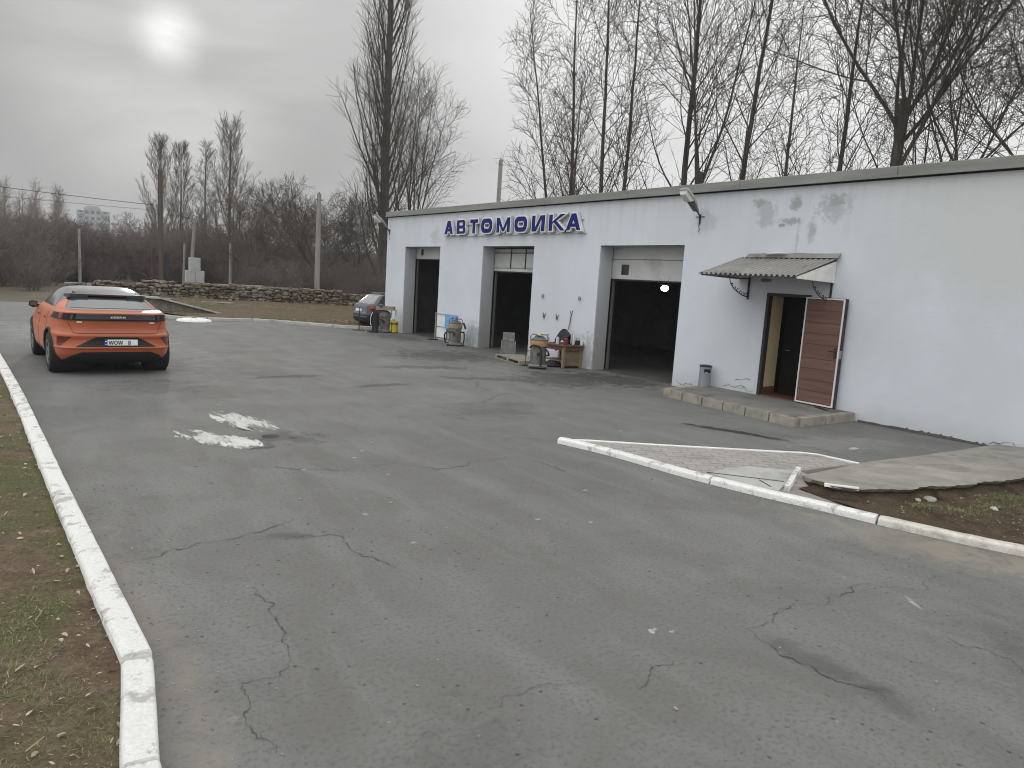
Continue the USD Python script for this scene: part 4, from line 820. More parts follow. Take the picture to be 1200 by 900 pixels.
# workbench
wb = thing('workbench', 'small wooden workbench with red-brown top and plywood end panel against the pillar', 'workbench')
obj('top', MB().box((11.30, 13.03, 0.525), (11.985, 13.92, 0.565), 0.006), 'wood_red', wb)
obj('apron', MB().box((11.33, 13.05, 0.43), (11.97, 13.075, 0.524)).box((11.33, 13.08, 0.43), (11.355, 13.9, 0.524)), 'wood_red', wb)
for x, y in ((11.36, 13.07), (11.36, 13.87), (11.93, 13.10), (11.93, 13.87)): obj('leg', MB().box((x - 0.032, y - 0.03, 0.004), (x + 0.032, y + 0.03, 0.524), 0.005), 'wood_raw', wb)
obj('end_panel', MB().box((11.40, 13.085, 0.05), (11.95, 13.10, 0.43), 0.003), 'plywood', wb)
obj('shelf', MB().box((11.36, 13.11, 0.16), (11.95, 13.84, 0.18)), 'plywood', wb)
def bottle(loc, r, h, m_, label, cat='bottle', cap='trim_white'):
    b = thing('bottle', label, cat, loc)
    obj('body', MB().lathe([(0, 0), (r, 0), (r, h * 0.62), (r * 0.8, h * 0.72), (r * 0.35, h * 0.82), (r * 0.33, h * 0.9), (0, h * 0.9)], 12), m_, b, smooth=40)
    obj('cap', MB().lathe([(0, h * 0.9), (r * 0.42, h * 0.9), (r * 0.42, h), (0, h)], 10), cap, b)
    return b
TZ = 0.566
bottle((11.42, 13.78, TZ), 0.045, 0.20, 'clear_bottle', 'clear bottle with dark cap at the left end of the workbench', cap='hose_black')
bottle((11.44, 13.42, TZ), 0.042, 0.20, 'clear_bottle', 'clear bottle standing just right of the black cloth on the workbench', cap='hose_black')
bottle((11.50, 13.18, TZ), 0.055, 0.21, 'red_plastic', 'dark red bottle at the front corner of the workbench', cap='red_plastic')
bottle((11.72, 13.16, TZ), 0.022, 0.32, 'cloth_white', 'tall thin pale bottle next to the red bottle on the workbench')
bottle((11.80, 13.28, TZ), 0.02, 0.26, 'lamp_dark', 'thin dark bottle behind the tall pale bottle on the workbench', cap='hose_black')
jr = thing('black_pot', 'squat black pot with wire handle on the workbench near the wall', 'pot', (11.90, 13.20, TZ)); obj('pot', MB().lathe([(0, 0), (0.05, 0), (0.062, 0.02), (0.062, 0.10), (0.05, 0.105), (0, 0.10)], 14), 'hose_black', jr, smooth=40); obj('handle', MB().tube([(-0.06, 0, 0.1), (-0.04, 0, 0.16), (0.04, 0, 0.16), (0.06, 0, 0.1)], 0.005, 5), 'iron_black', jr)
jr = thing('white_cup', 'white cup at the wall end of the workbench', 'cup', (11.935, 13.09, TZ)); obj('cup', MB().lathe([(0, 0), (0.032, 0), (0.042, 0.11), (0.037, 0.11), (0.028, 0.01), (0, 0.01)], 14), 'cloth_white', jr, smooth=40); obj('handle', MB().tube([(0.036, 0, 0.085), (0.065, 0, 0.08), (0.06, 0, 0.035), (0.034, 0, 0.03)], 0.005, 5), 'cloth_white', jr)
jr = thing('dark_jar', 'low dark jar at the outer left corner of the workbench', 'jar', (11.36, 13.86, TZ)); obj('jar', MB().lathe([(0, 0), (0.05, 0), (0.055, 0.07), (0.04, 0.085), (0, 0.085)], 14), 'lamp_dark', jr, smooth=40); obj('lid', MB().lathe([(0, 0.085), (0.045, 0.085), (0.045, 0.1), (0, 0.1)], 14), 'hose_black', jr)
# black cloth slung over a short wall arm
arm = thing('hanging_arm', 'thin crooked metal arm on the wall above the workbench', 'bracket', (12.0, 13.62, 1.25))
obj('arm', MB().tube([(-0.01, 0, 0.0), (-0.03, 0.0, -0.2), (-0.05, 0.03, -0.36), (-0.25, 0.02, -0.44)], 0.012, 6), 'lamp_dark', arm)
obj('fork', MB().tube([(-0.01, -0.05, 0.14), (-0.01, -0.01, 0.0), (-0.01, 0.04, 0.12)], 0.008, 5), 'lamp_dark', arm)
a, b = np.meshgrid(np.linspace(0, 2 * np.pi, 40), np.linspace(0, 1, 12), indexing='ij')
rad = (0.04 + 0.15 * b) * (1 + 0.22 * np.sin(3 * a + 0.6)); drop = 0.26 * b ** 1.6 * (1 + 0.55 * np.sin(2 * a + 2.2) + 0.35 * np.sin(5 * a)); top_ = np.stack([11.72 + rad * np.cos(a) * 0.9, 13.52 + rad * np.sin(a) * 1.1, 0.915 - 0.05 * b - np.maximum(drop, 0)], -1)
tag(obj('black_cloth', MB().add(top_.reshape(-1, 3), grid(40, 12)).add((top_ - [0, 0, 0.006]).reshape(-1, 3), grid(40, 12)[:, ::-1]).ball((11.72, 13.52, 0.90), (0.06, 0.07, 0.028), 2), 'cloth_black', smooth=True), 'black cloth slung in a heap over the arm above the workbench', 'cloth')
tag(obj('black_bag', MB().add(trimesh.smoothing.filter_taubin(trimesh.convex.convex_hull(np.array([(11.15, 13.35, 0.01), (11.5, 13.2, 0.01), (11.7, 13.4, 0.01), (11.2, 13.75, 0.01), (11.25, 13.45, 0.17), (11.5, 13.4, 0.14), (11.4, 13.62, 0.15)])).subdivide().subdivide())), 'cloth_black', smooth=True), 'slumped black bag on the ground under the workbench', 'bag')
# hooks on the pillar
for y, z, lab in ((14.77, 1.68, 'left one of two small wire hooks high on the wall beside the nearest bay'), (13.33, 1.69, 'right one of two small wire hooks high on the wall beside the nearest bay'), (14.68, 1.16, 'dark wall clip lower left, above the orange-banded vacuum'), (14.15, 1.16, 'dark wall clip between the lower left clip and the crooked arm')):
    h = thing('wall_hook', lab, 'hook', (12.0, y, z)); s = np.linspace(0.4, 2 * np.pi - 0.6, 14)
    if z > 1.5: obj('ring', MB().tube(np.stack([np.full(14, -0.03), 0.055 * np.cos(s), 0.055 * np.sin(s)], 1), 0.006, 5).bar((0, 0.05, 0), (-0.03, 0.05, 0), 0.012), 'lamp_dark', h)
    else: obj('clip', MB().tube([(-0.01, 0.05, 0.09), (-0.035, 0.0, 0.0), (-0.02, -0.02, -0.06)], 0.013, 6).tube([(-0.01, -0.06, 0.08), (-0.035, -0.015, -0.01)], 0.009, 5), 'lamp_dark', h)
    obj('plate', MB().box((-0.008, -0.02, -0.02), (-0.001, 0.06, 0.02)), 'steel_grey', h)
# litter bin
bn_ = thing('litter_bin', 'small grey litter bin with black rim on the doorstep', 'bin', (11.80, 9.19, 0.145))
obj('body', MB().lathe([(0, 0.0), (0.118, 0.0), (0.12, 0.01), (0.12, 0.395), (0.113, 0.40), (0, 0.40)], 24), 'bin_grey', bn_, smooth=40)
obj('rim', MB().lathe([(0.0, 0.40), (0.126, 0.40), (0.127, 0.425), (0.10, 0.432), (0.09, 0.415), (0, 0.41)], 24), 'hose_black', bn_, smooth=40)
A = np.linspace(math.radians(205), math.radians(268), 10)
q = np.array([(0.1225 * math.cos(a), 0.1225 * math.sin(a), z) for a in A for z in (0.285, 0.36)]); obj('slot', MB().add(q, grid(10, 2)[:, ::-1]).add(q, grid(10, 2)), 'hose_black', bn_)
obj('slot_lip', MB().box((-0.105, -0.105, 0.279), (-0.07, -0.085, 0.30)), 'trim_white', bn_)

# clutter at the far corner
tr = thing('floor_post', 'thin black post on a flat foot at the far corner of the building', 'post', (10.80, 23.40, 0.0))
obj('post', MB().tube([(0, 0, 0.02), (0, 0, 0.80)], 0.018, 6), 'iron_black', tr); obj('foot', MB().box((-0.22, -0.1, 0.003), (0.2, 0.1, 0.025), 0.004), 'iron_black', tr)
fz = thing('upright_washer', 'upright black pressure washer with red round top at the far corner', 'pressure washer', (10.98, 22.62, 0.0), TURN)
obj('body', MB().add(trimesh.convex.convex_hull(np.array([(x, y, z) for x, y, z in ((-0.05, -0.09, 0.08), (0.11, -0.09, 0.08), (-0.05, 0.1, 0.08), (0.11, 0.1, 0.08), (0.0, -0.06, 0.72), (0.09, -0.06, 0.72), (0.0, 0.08, 0.72), (0.09, 0.08, 0.72))]))), 'cloth_black', fz)
obj('base', MB().box((-0.2, -0.12, 0.02), (0.16, 0.12, 0.075), 0.01), 'hose_black', fz); obj('red_knob', MB().ball((-0.05, -0.03, 0.80), (0.095, 0.06, 0.075), 2), 'red_plastic', fz, smooth=True)
obj('hose', MB().tube(smooth_poly([(-0.03, -0.09, 0.70), (-0.09, -0.11, 0.5), (-0.1, -0.11, 0.3), (-0.06, -0.1, 0.25)], 14), 0.012, 6), 'cloth_white', fz, smooth=True); obj('wheel', MB().lathe([(0, -0.02), (0.07, -0.02), (0.07, 0.02), (0, 0.02)], 14, (0.05, -0.13, 0.07), axis='y'), 'hose_black', fz)
v3 = vacuum('grimy vacuum cleaner under a box and blue cloth at the far corner', (11.45, 22.72, 0.0), TURN, 'tank_grey', [(0.02, -0.2, 0.40), (-0.16, -0.16, 0.45), (-0.22, -0.1, 0.25), (-0.2, -0.1, 0.06)])
bx = thing('cardboard_box', 'shallow tan box resting on the vacuum at the far corner', 'box', (11.45, 22.68, 0.775), TURN)
obj('tray', MB().box((-0.32, -0.16, 0), (0.30, 0.16, 0.02)).box((-0.32, -0.16, 0.02), (-0.30, 0.16, 0.13)).box((0.28, -0.16, 0.02), (0.30, 0.16, 0.13)).box((-0.30, -0.16, 0.02), (0.28, -0.145, 0.13)).box((-0.30, 0.145, 0.02), (0.28, 0.16, 0.13)), 'band_tan', bx)
obj('divider', MB().box((-0.02, -0.14, 0.02), (0.0, 0.14, 0.12)), 'wood_raw', bx)
tag(obj('blue_cloth', MB().add(trimesh.convex.convex_hull(np.array([(11.15, 22.85, 0.90), (11.4, 22.6, 0.90), (11.2, 22.6, 0.90), (11.42, 22.85, 0.90), (11.25, 22.72, 0.99), (11.38, 22.7, 0.97)])).subdivide()), 'cloth_navy', smooth=True), 'folded blue cloth on the tan box at the far corner', 'cloth')
tag(obj('white_rag', drape(22.55, 22.35, 0.45, 0.80, 11.74, 0.05, 12), 'cloth_white', smooth=True), 'white rag hanging beside the tan box at the far corner', 'rag')
yb = thing('yellow_canister', 'yellow plastic canister with black straps at the building corner', 'canister', (11.72, 22.62, 0.0), TURN)
obj('body', MB().lathe([(0, 0.02), (0.16, 0.02), (0.17, 0.04), (0.165, 0.36), (0.15, 0.40), (0.06, 0.42), (0, 0.42)], 18), 'yellow_plastic', yb, smooth=40)
obj('strap', MB().lathe([(0.168, 0.30), (0.174, 0.30), (0.174, 0.34), (0.168, 0.34)], 18).bar((-0.02, -0.175, 0.03), (-0.02, -0.165, 0.40), 0.03, 0.015), 'hose_black', yb)
obj('neck', MB().lathe([(0, 0.42), (0.045, 0.42), (0.045, 0.47), (0, 0.47)], 12), 'yellow_plastic', yb); obj('base', MB().lathe([(0, 0), (0.165, 0), (0.165, 0.02), (0, 0.02)], 18), 'hose_black', yb)
# rubble and stones on the earth strip
rr = np.random.default_rng(31)
def stone(c, s, seed):
    t = trimesh.creation.icosphere(2); v = t.vertices * (0.75 + 0.5 * meshkit.fbm(t.vertices * 1.6 + seed * 3.1, 3, seed)[:, None]); return v * np.asarray(s) + np.asarray(c), t.faces
for k, (x, y, s, m_, lab) in enumerate([(8.15, 3.02, (0.09, 0.045, 0.022), 'pale_concrete', 'flat pale chip of rubble just below the broken slab edge'), (8.00, 2.60, (0.045, 0.04, 0.032), 'pale_concrete', 'round pale stone in the grass near the kerb at the right'), (9.15, 2.62, (0.11, 0.07, 0.025), 'slab_concrete', 'flat grey slab fragment at the right end of the earth strip'), (7.70, 3.08, (0.09, 0.06, 0.04), 'slab_concrete', 'dark rubble stone in the hollow under the slab edge'), (7.52, 3.12, (0.06, 0.05, 0.035), 'slab_concrete', 'small rubble stone left of the dark rubble stone under the slab')]):
    tag(obj('rubble_stone', MB().add(*stone((x, y, float(raw_z(np.array([x]), np.array([y]))[0]) - s[2] * 0.1), s, k)), 'slab_concrete' if m_ == 'pale_concrete' and k > 3 else m_, smooth=50), lab, 'stone')
m = MB()
for k in range(420):
    x, y = rr.uniform(6.9, 11), rr.uniform(1.9, 3.6)
    if not raw_poly.contains(Point(x, y)): continue
    s = rr.uniform(0.004, 0.013); t = trimesh.creation.icosahedron(); m.add(t.vertices * s * rr.uniform(0.6, 1.3, 3) + [x, y, float(raw_z(np.array([x]), np.array([y]))[0])], t.faces)
tag(obj('rubble', m, 'step_top', kind='stuff'), 'small crumbs of rubble strewn on the raw earth strip', 'rubble')

# ============================================================ CARS
mat('car_orange', (0.32, 0.078, 0.030), rough=0.42, coat=0.5, coat_rough=0.38, spec=0.4)
mat('car_black', (0.012, 0.012, 0.013), rough=0.12, coat=1.0, spec=0.6)
mat('car_trim', (0.016, 0.016, 0.017), rough=0.55)
mat('car_glass', (0.010, 0.012, 0.014), rough=0.03, coat=1.0, spec=1.0)
mat('car_roof', (0.020, 0.021, 0.022), rough=0.10, coat=1.0, spec=1.0)
mat('lamp_strip', (0.045, 0.047, 0.055), rough=0.12, coat=1.0, spec=0.6)
mat('lamp_red', (0.16, 0.025, 0.03), rough=0.2, coat=0.6)
mat('reflector_dark', (0.07, 0.012, 0.010), rough=0.25, coat=0.5)
mat('plate_white', (0.66, 0.68, 0.70), rough=0.4)
mat('plate_blue', (0.025, 0.05, 0.30), rough=0.4)
mat('ink_black', (0.01, 0.01, 0.01), rough=0.5)
mat('badge_white', (0.75, 0.75, 0.75), rough=0.4)
mat('rubber', (0.018, 0.018, 0.018), (0.028, 0.027, 0.026), 20.0, 0.85)
mat('rim_alloy', (0.30, 0.30, 0.31), rough=0.35, metallic=0.9)
mat('car_slate', (0.022, 0.028, 0.036), rough=0.25, coat=0.8)
mat('hatch_glass', (0.10, 0.11, 0.115), rough=0.12, coat=1.0, spec=0.8)
mat('car_silver', (0.085, 0.095, 0.11), rough=0.3, coat=0.5)

class Shape:
    """a body built of rounded-rectangle plans stacked in z; its skin can be asked for points to lay panels on"""
    def __init__(s, rows, n): s.r = np.array(rows, float); s.n = n
    def at(s, z):
        from scipy.interpolate import PchipInterpolator
        if not hasattr(s, 'ip'): s.ip = PchipInterpolator(s.r[:, 0], s.r[:, 1:])
        q = s.ip(np.clip(z, s.r[0, 0], s.r[-1, 0])); return q[..., 0], q[..., 1], q[..., 2]
    def solid(s, N=128, nz=44):
        zs = np.unique(np.r_[np.linspace(s.r[0, 0], s.r[-1, 0], nz), s.r[:, 0]]); a = np.linspace(0, 2 * np.pi, N, endpoint=False)
        w, y0, y1 = s.at(zs); c, si = np.cos(a), np.sin(a)
        X = w[:, None] * np.sign(c) * np.abs(c) ** (2 / s.n); Y = ((y0 + y1) / 2)[:, None] + ((y1 - y0) / 2)[:, None] * np.sign(si) * np.abs(si) ** (2 / s.n)
        V = np.stack([X, Y, np.broadcast_to(zs[:, None], X.shape)], -1).reshape(-1, 3); k = len(zs)
        i = np.arange(N); j = (i + 1) % N
        F = [np.stack([q * N + i, q * N + j, (q + 1) * N + j, (q + 1) * N + i], 1) for q in range(k - 1)]
        F = np.vstack(F); F = np.vstack([F[:, [0, 1, 2]], F[:, [0, 2, 3]]])
        V = np.vstack([V, [[0, (y0[0] + y1[0]) / 2, zs[0]], [0, (y0[-1] + y1[-1]) / 2, zs[-1]]]])
        F = np.vstack([F, np.stack([j, i, np.full(N, len(V) - 2)], 1), np.stack([(k - 1) * N + i, (k - 1) * N + j, np.full(N, len(V) - 1)], 1)])
        return V, F
    def rear(s, x, z):
        w, y0, y1 = s.at(z); return (y0 + y1) / 2 - (y1 - y0) / 2 * np.clip(1 - np.abs(x / w) ** s.n, 0, 1) ** (1 / s.n)
    def side(s, y, z, sg):
        w, y0, y1 = s.at(z); return sg * w * np.clip(1 - np.abs((y - (y0 + y1) / 2) / ((y1 - y0) / 2)) ** s.n, 0, 1) ** (1 / s.n)
    def rear_patch(s, bot, top, off, nu=24, nv=8, thick=0.012):
        """bot, top: polylines of (x, z)"""
        return s._patch(bot, top, nu, nv, lambda u, z: np.stack([u, s.rear(u, z), z], -1), off, np.array([0, -1.0, 0]), thick)
    def side_patch(s, bot, top, sg, off, nu=24, nv=8, thick=0.012):
        return s._patch(bot, top, nu, nv, lambda u, z: np.stack([s.side(u, z, sg), u, z], -1), off, np.array([sg, 0, 0.0]), thick)
    def _patch(s, bot, top, nu, nv, fn, off, d, thick):
        def res(p):
            p = np.asarray(p, float); t = np.r_[0, np.cumsum(np.linalg.norm(np.diff(p, axis=0), axis=1))]; t /= t[-1]; k = np.linspace(0, 1, nu)
            return np.stack([np.interp(k, t, p[:, 0]), np.interp(k, t, p[:, 1])], -1)
        b, t = res(bot), res(top); k = np.linspace(0, 1, nv)[None, :, None]; q = b[:, None] * (1 - k) + t[:, None] * k
        P0 = fn(q[..., 0], q[..., 1]); du = np.gradient(P0, axis=0); dv = np.gradient(P0, axis=1); n = np.cross(du, dv); n /= np.maximum(np.linalg.norm(n, axis=2, keepdims=True), 1e-9)
        n = np.where((n * d).sum(-1, keepdims=True) < 0, -n, n); outer = (P0 + n * off); inner = P0 + n * (off - thick)
        m = MB(); F = grid(nu, nv); v = outer.reshape(-1, 3)
        fn_ = np.cross(v[F[0, 1]] - v[F[0, 0]], v[F[0, 3]] - v[F[0, 0]]); flip = (fn_ @ n.reshape(-1, 3)[F[0, 0]]) < 0
        if flip: F = F[:, ::-1]
        m.add(v, F)
        e = np.r_[np.arange(nu) * nv, (nu - 1) * nv + np.arange(1, nv), (nu - 2 - np.arange(nu - 1)) * nv + nv - 1, (nv - 2 - np.arange(nv - 2))]
        ring = np.r_[v[e], inner.reshape(-1, 3)[e]]; L = len(e); i = np.arange(L); j = (i + 1) % L
        Q = np.stack([i, i + L, j + L, j], 1); m.add(ring, Q); m.add(ring, Q[:, ::-1])
        return m
def to_manifold(V, F):
    return m3.Manifold(m3.Mesh(np.asarray(V, np.float32), np.asarray(F, np.uint32)))
def cyl_x(x0, x1, y, z, r): return m3.Manifold.cylinder(x1 - x0, r, r, 40).rotate((0, 90, 0)).translate((x0, y, z))
def wheel(car, x, y, r, w, sg):
    prof = [(r * 0.60, -w / 2), (r * 0.93, -w / 2), (r, -w / 2 + 0.03), (r, w / 2 - 0.03), (r * 0.93, w / 2), (r * 0.60, w / 2), (r * 0.60, -w / 2)]
    wh = obj('wheel', MB().lathe(prof, 36, (x, y, r), 'x'), 'rubber', car, smooth=40)
    m = MB().lathe([(0, -0.02), (r * 0.62, -0.02), (r * 0.62, 0.02), (0, 0.02)], 30, (x + sg * 0.02, y, r), 'x'); 
    obj('hub_disc', m, 'car_trim', wh)
    m = MB().lathe([(r * 0.55, -0.02), (r * 0.63, -0.02), (r * 0.63, 0.03), (r * 0.55, 0.02), (r * 0.55, -0.02)], 30, (x + sg * (w / 2 - 0.02), y, r), 'x')
    for k in range(5):
        a = 2 * np.pi * k / 5 + 0.3; m.bar((x + sg * (w / 2 - 0.035), y, r), (x + sg * (w / 2 - 0.02), y + r * 0.57 * math.cos(a), r + r * 0.57 * math.sin(a)), 0.05, 0.03, up=(1, 0, 0))
    obj('rim', m, 'rim_alloy', wh)

car = thing('parked_car', 'bright orange coupe-shaped car with black roof seen from behind', 'car', (1.905, 13.50, 0.0), math.radians(1.7))
B = Shape([(0.20, 0.80, 0.30, 3.95), (0.27, 0.875, 0.16, 4.08), (0.36, 0.905, 0.06, 4.15), (0.455, 0.918, 0.015, 4.20), (0.475, 0.922, 0.0, 4.21), (0.49, 0.920, 0.025, 4.21), (0.60, 0.920, 0.045, 4.20), (0.67, 0.918, 0.02, 4.16), (0.69, 0.915, 0.025, 4.14),
           (0.72, 0.905, 0.06, 4.08), (0.80, 0.89, 0.085, 3.95), (0.90, 0.875, 0.075, 3.72), (0.98, 0.855, 0.055, 3.45), (1.045, 0.825, 0.03, 3.15), (1.062, 0.812, 0.06, 3.05), (1.078, 0.79, 0.16, 2.95), (1.085, 0.76, 0.26, 2.9)], 6.0)
G = Shape([(1.02, 0.800, 0.18, 3.25), (1.085, 0.775, 0.33, 3.08), (1.15, 0.735, 0.54, 2.92), (1.22, 0.69, 0.76, 2.74), (1.29, 0.64, 0.98, 2.55), (1.34, 0.595, 1.15, 2.40), (1.385, 0.53, 1.38, 2.20), (1.41, 0.45, 1.58, 2.05), (1.425, 0.30, 1.75, 1.95)], 5.0)
bm = to_manifold(*B.solid(160, 60)); RY, FY, WR = 0.80, 3.36, 0.335
for y in (RY, FY): bm = bm - cyl_x(-1.2, -0.55, y, WR + 0.01, 0.385) - cyl_x(0.55, 1.2, y, WR + 0.01, 0.385)
obj('body', MB().add(bm), 'car_orange', car, smooth=28)
obj('underbody', MB().box((-0.72, 0.45, 0.17), (0.72, 3.9, 0.6)), 'car_trim', car)
gt = G.solid(128, 40); obj('roof', MB().add(*gt), 'car_roof', car, smooth=40)
for sg in (-1, 1):
    for y in (RY, FY):
        wheel(car, sg * 0.80, y, WR, 0.23, sg)
        a = np.linspace(-0.25, np.pi + 0.25, 30); rr_ = np.stack([np.full(30, 0.0), y + 0.392 * np.cos(a), WR + 0.01 + 0.392 * np.sin(a)], 1)
        rr_[:, 0] = [float(B.side(p_[1], max(p_[2], 0.2), sg)) for p_ in rr_]
        obj('arch_trim', MB().tube(rr_, 0.022, 6), 'car_trim', car, smooth=60)
        obj('wheel_well', MB().lathe([(0.383, -0.16), (0.383, 0.16), (0.0, 0.16), (0.0, 0.155), (0.378, 0.155), (0.378, -0.16), (0.383, -0.16)] if sg < 0 else [(0.383, 0.16), (0.383, -0.16), (0, -0.16), (0, -0.155), (0.378, -0.155), (0.378, 0.16), (0.383, 0.16)], 30, (sg * 0.72, y, WR + 0.01), 'x'), 'car_trim', car)
    obj('side_window', G.side_patch([(0.98, 1.06), (2.98, 1.06)], [(1.20, 1.30), (2.35, 1.335)], sg, 0.004), 'car_glass', car, smooth=40)
    obj('rear_pillar', G.side_patch([(0.42, 1.045), (1.00, 1.045)], [(0.86, 1.215), (0.93, 1.215)], sg, 0.006, thick=0.02), 'car_orange', car, smooth=40)
    obj('sill_trim', B.side_patch([(1.16, 0.215), (3.0, 0.215)], [(1.18, 0.31), (2.98, 0.31)], sg, 0.006), 'car_trim', car, smooth=40)
    for y in (1.22, 2.12): obj('door_seam', B.side_patch([(y, 0.33), (y + 0.012, 0.33)], [(y + (0.0 if y > 2 else -0.12), 1.03), (y + (0.012 if y > 2 else -0.108), 1.03)], sg, 0.0025, 3, 14), 'ink_black', car)
    for y in (1.35, 2.30): obj('door_handle', B.side_patch([(y, 0.865), (y + 0.2, 0.865)], [(y, 0.885), (y + 0.2, 0.885)], sg, 0.008, 6, 3), 'car_trim', car)
    mm = MB().add(trimesh.convex.convex_hull(np.array([(sg * x, y, z) for x, y, z in ((0.86, 2.72, 0.965), (0.95, 2.70, 0.955), (1.005, 2.72, 0.99), (0.87, 2.70, 1.07), (0.96, 2.69, 1.085), (1.0, 2.70, 1.06), (0.86, 2.86, 0.98), (0.97, 2.83, 0.98), (0.87, 2.84, 1.06), (0.96, 2.82, 1.07))])))
    mi = obj('mirror', mm, 'car_trim', car, smooth=20); obj('stalk', MB().bar((sg * 0.80, 2.80, 1.0), (sg * 0.90, 2.78, 1.0), 0.05, 0.03), 'car_trim', mi)
    obj('mirror_glass', MB().add(trimesh.convex.convex_hull(np.array([(sg * x, y, z) for x, y, z in ((0.88, 2.705, 0.985), (0.985, 2.695, 0.995), (0.885, 2.69, 1.06), (0.98, 2.685, 1.06), (0.93, 2.72, 1.02))]))), 'lamp_dark', mi)
    obj('tail_lamp', B.rear_patch([(sg * 0.60, 0.922), (sg * 0.862, 0.930)], [(sg * 0.58, 1.035), (sg * 0.825, 1.028)], 0.012), 'car_trim', car, smooth=40)
    obj('lamp_segment', B.rear_patch([(sg * 0.755, 0.935), (sg * 0.80, 0.935)], [(sg * 0.735, 1.022), (sg * 0.775, 1.022)], 0.015), 'lamp_red', car, smooth=40)
    obj('lamp_segment', B.rear_patch([(sg * 0.63, 0.935), (sg * 0.66, 0.935)], [(sg * 0.62, 1.022), (sg * 0.65, 1.022)], 0.015), 'lamp_strip', car)
    obj('reflector', B.rear_patch([(sg * 0.835, 0.50), (sg * 0.80, 0.50)], [(sg * 0.83, 0.655), (sg * 0.66, 0.655)], 0.006), 'reflector_dark', car, smooth=40)
    obj('badge', B.rear_patch([(sg * 0.50, 0.885), (sg * 0.575, 0.885)], [(sg * 0.50, 0.903), (sg * 0.575, 0.903)], 0.006), 'badge_white', car)
    sg_ = sg
    obj('spoiler_wing', MB().add(trimesh.convex.convex_hull(np.array([(sg_ * x, y, z) for x, y, z in ((0.30, 0.86, 1.262), (0.60, 0.88, 1.245), (0.645, 1.0, 1.27), (0.30, 1.1, 1.28), (0.30, 0.86, 1.31), (0.55, 0.9, 1.318), (0.62, 1.05, 1.31), (0.30, 1.1, 1.345))]))), 'car_trim', car, smooth=30)
obj('rear_window', G.rear_patch([(-0.62, 1.105), (0.62, 1.105)], [(-0.54, 1.262), (0.54, 1.262)], 0.005), 'car_glass', car, smooth=40)
obj('spoiler', MB().add(trimesh.convex.convex_hull(np.array([(x, y, z) for x, y, z in ((-0.45, 0.88, 1.285), (0.45, 0.88, 1.285), (-0.5, 1.12, 1.30), (0.5, 1.12, 1.30), (-0.42, 0.88, 1.315), (0.42, 0.88, 1.315), (-0.5, 1.15, 1.352), (0.5, 1.15, 1.352))]))), 'car_trim', car, smooth=30)
obj('brake_light', MB().box((-0.16, 0.872, 1.292), (0.16, 0.884, 1.306)), 'reflector_dark', car)
ls = obj('light_bar', B.rear_patch([(-0.62, 0.94), (0.62, 0.94)], [(-0.60, 1.032), (0.60, 1.032)], 0.010, 40), 'lamp_strip', car, smooth=40)
obj('bar_lower', B.rear_patch([(-0.62, 0.925), (0.62, 0.925)], [(-0.62, 0.945), (0.62, 0.945)], 0.013, 40, 3), 'ink_black', ls)
tm = meshkit.text_mesh('ZEEKR', 0.040, 0.004, True); tv = tm.vertices - [tm.vertices[:, 0].mean(), 0, 0]
yr = float(B.rear(0.0, 0.985)); obj('lettering', MB().add(np.stack([tv[:, 0] * 1.35 + 0.02, yr - 0.012 - tv[:, 2], 0.970 + tv[:, 1]], 1), tm.faces), 'badge_white', ls)
obj('plate_recess', B.rear_patch([(-0.60, 0.492), (0.60, 0.492)], [(-0.31, 0.655), (0.31, 0.655)], 0.006, 30), 'car_trim', car, smooth=40)
yr = float(B.rear(0.0, 0.56)) - 0.022
pl = obj('number_plate', MB().box((-0.15, yr - 0.006, 0.515), (0.305, yr + 0.02, 0.612), 0.004), 'plate_white', car)
obj('blue_band', MB().box((-0.195, yr - 0.007, 0.515), (-0.149, yr + 0.02, 0.612), 0.003), 'plate_blue', pl)
obj('band_mark', MB().box((-0.185, yr - 0.009, 0.575), (-0.160, yr - 0.006, 0.59)).box((-0.183, yr - 0.009, 0.53), (-0.162, yr - 0.006, 0.54)), 'badge_white', pl)
for tx, x0 in (('WOW', -0.135), ('8', 0.150)):
    tm = meshkit.text_mesh(tx, 0.062, 0.003, True); tv = tm.vertices; obj('characters', MB().add(np.stack([x0 + tv[:, 0] * 0.92, yr - 0.006 - tv[:, 2], 0.532 + tv[:, 1]], 1), tm.faces), 'ink_black', pl)
obj('diffuser', B.rear_patch([(-0.80, 0.205), (0.80, 0.205)], [(-0.66, 0.34), (-0.52, 0.405), (0.52, 0.405), (0.66, 0.34)], 0.008, 40), 'car_trim', car, smooth=40)
obj('bumper_crease', B.rear_patch([(-0.85, 0.468), (0.85, 0.468)], [(-0.85, 0.482), (0.85, 0.482)], 0.005, 40, 3), 'car_orange', car, smooth=40)
sm = B.rear_patch([(-0.62, 0.715), (-0.55, 0.708), (0.55, 0.708), (0.62, 0.715)], [(-0.62, 0.722), (-0.55, 0.715), (0.55, 0.715), (0.62, 0.722)], 0.002, 40, 3)
obj('tailgate_seam', sm, 'ink_black', car)
for sg in (-1, 1): obj('tailgate_seam', B.rear_patch([(sg * 0.625, 0.72), (sg * 0.618, 0.715)], [(sg * 0.70, 0.90), (sg * 0.693, 0.90)], 0.002, 3, 8), 'ink_black', car)

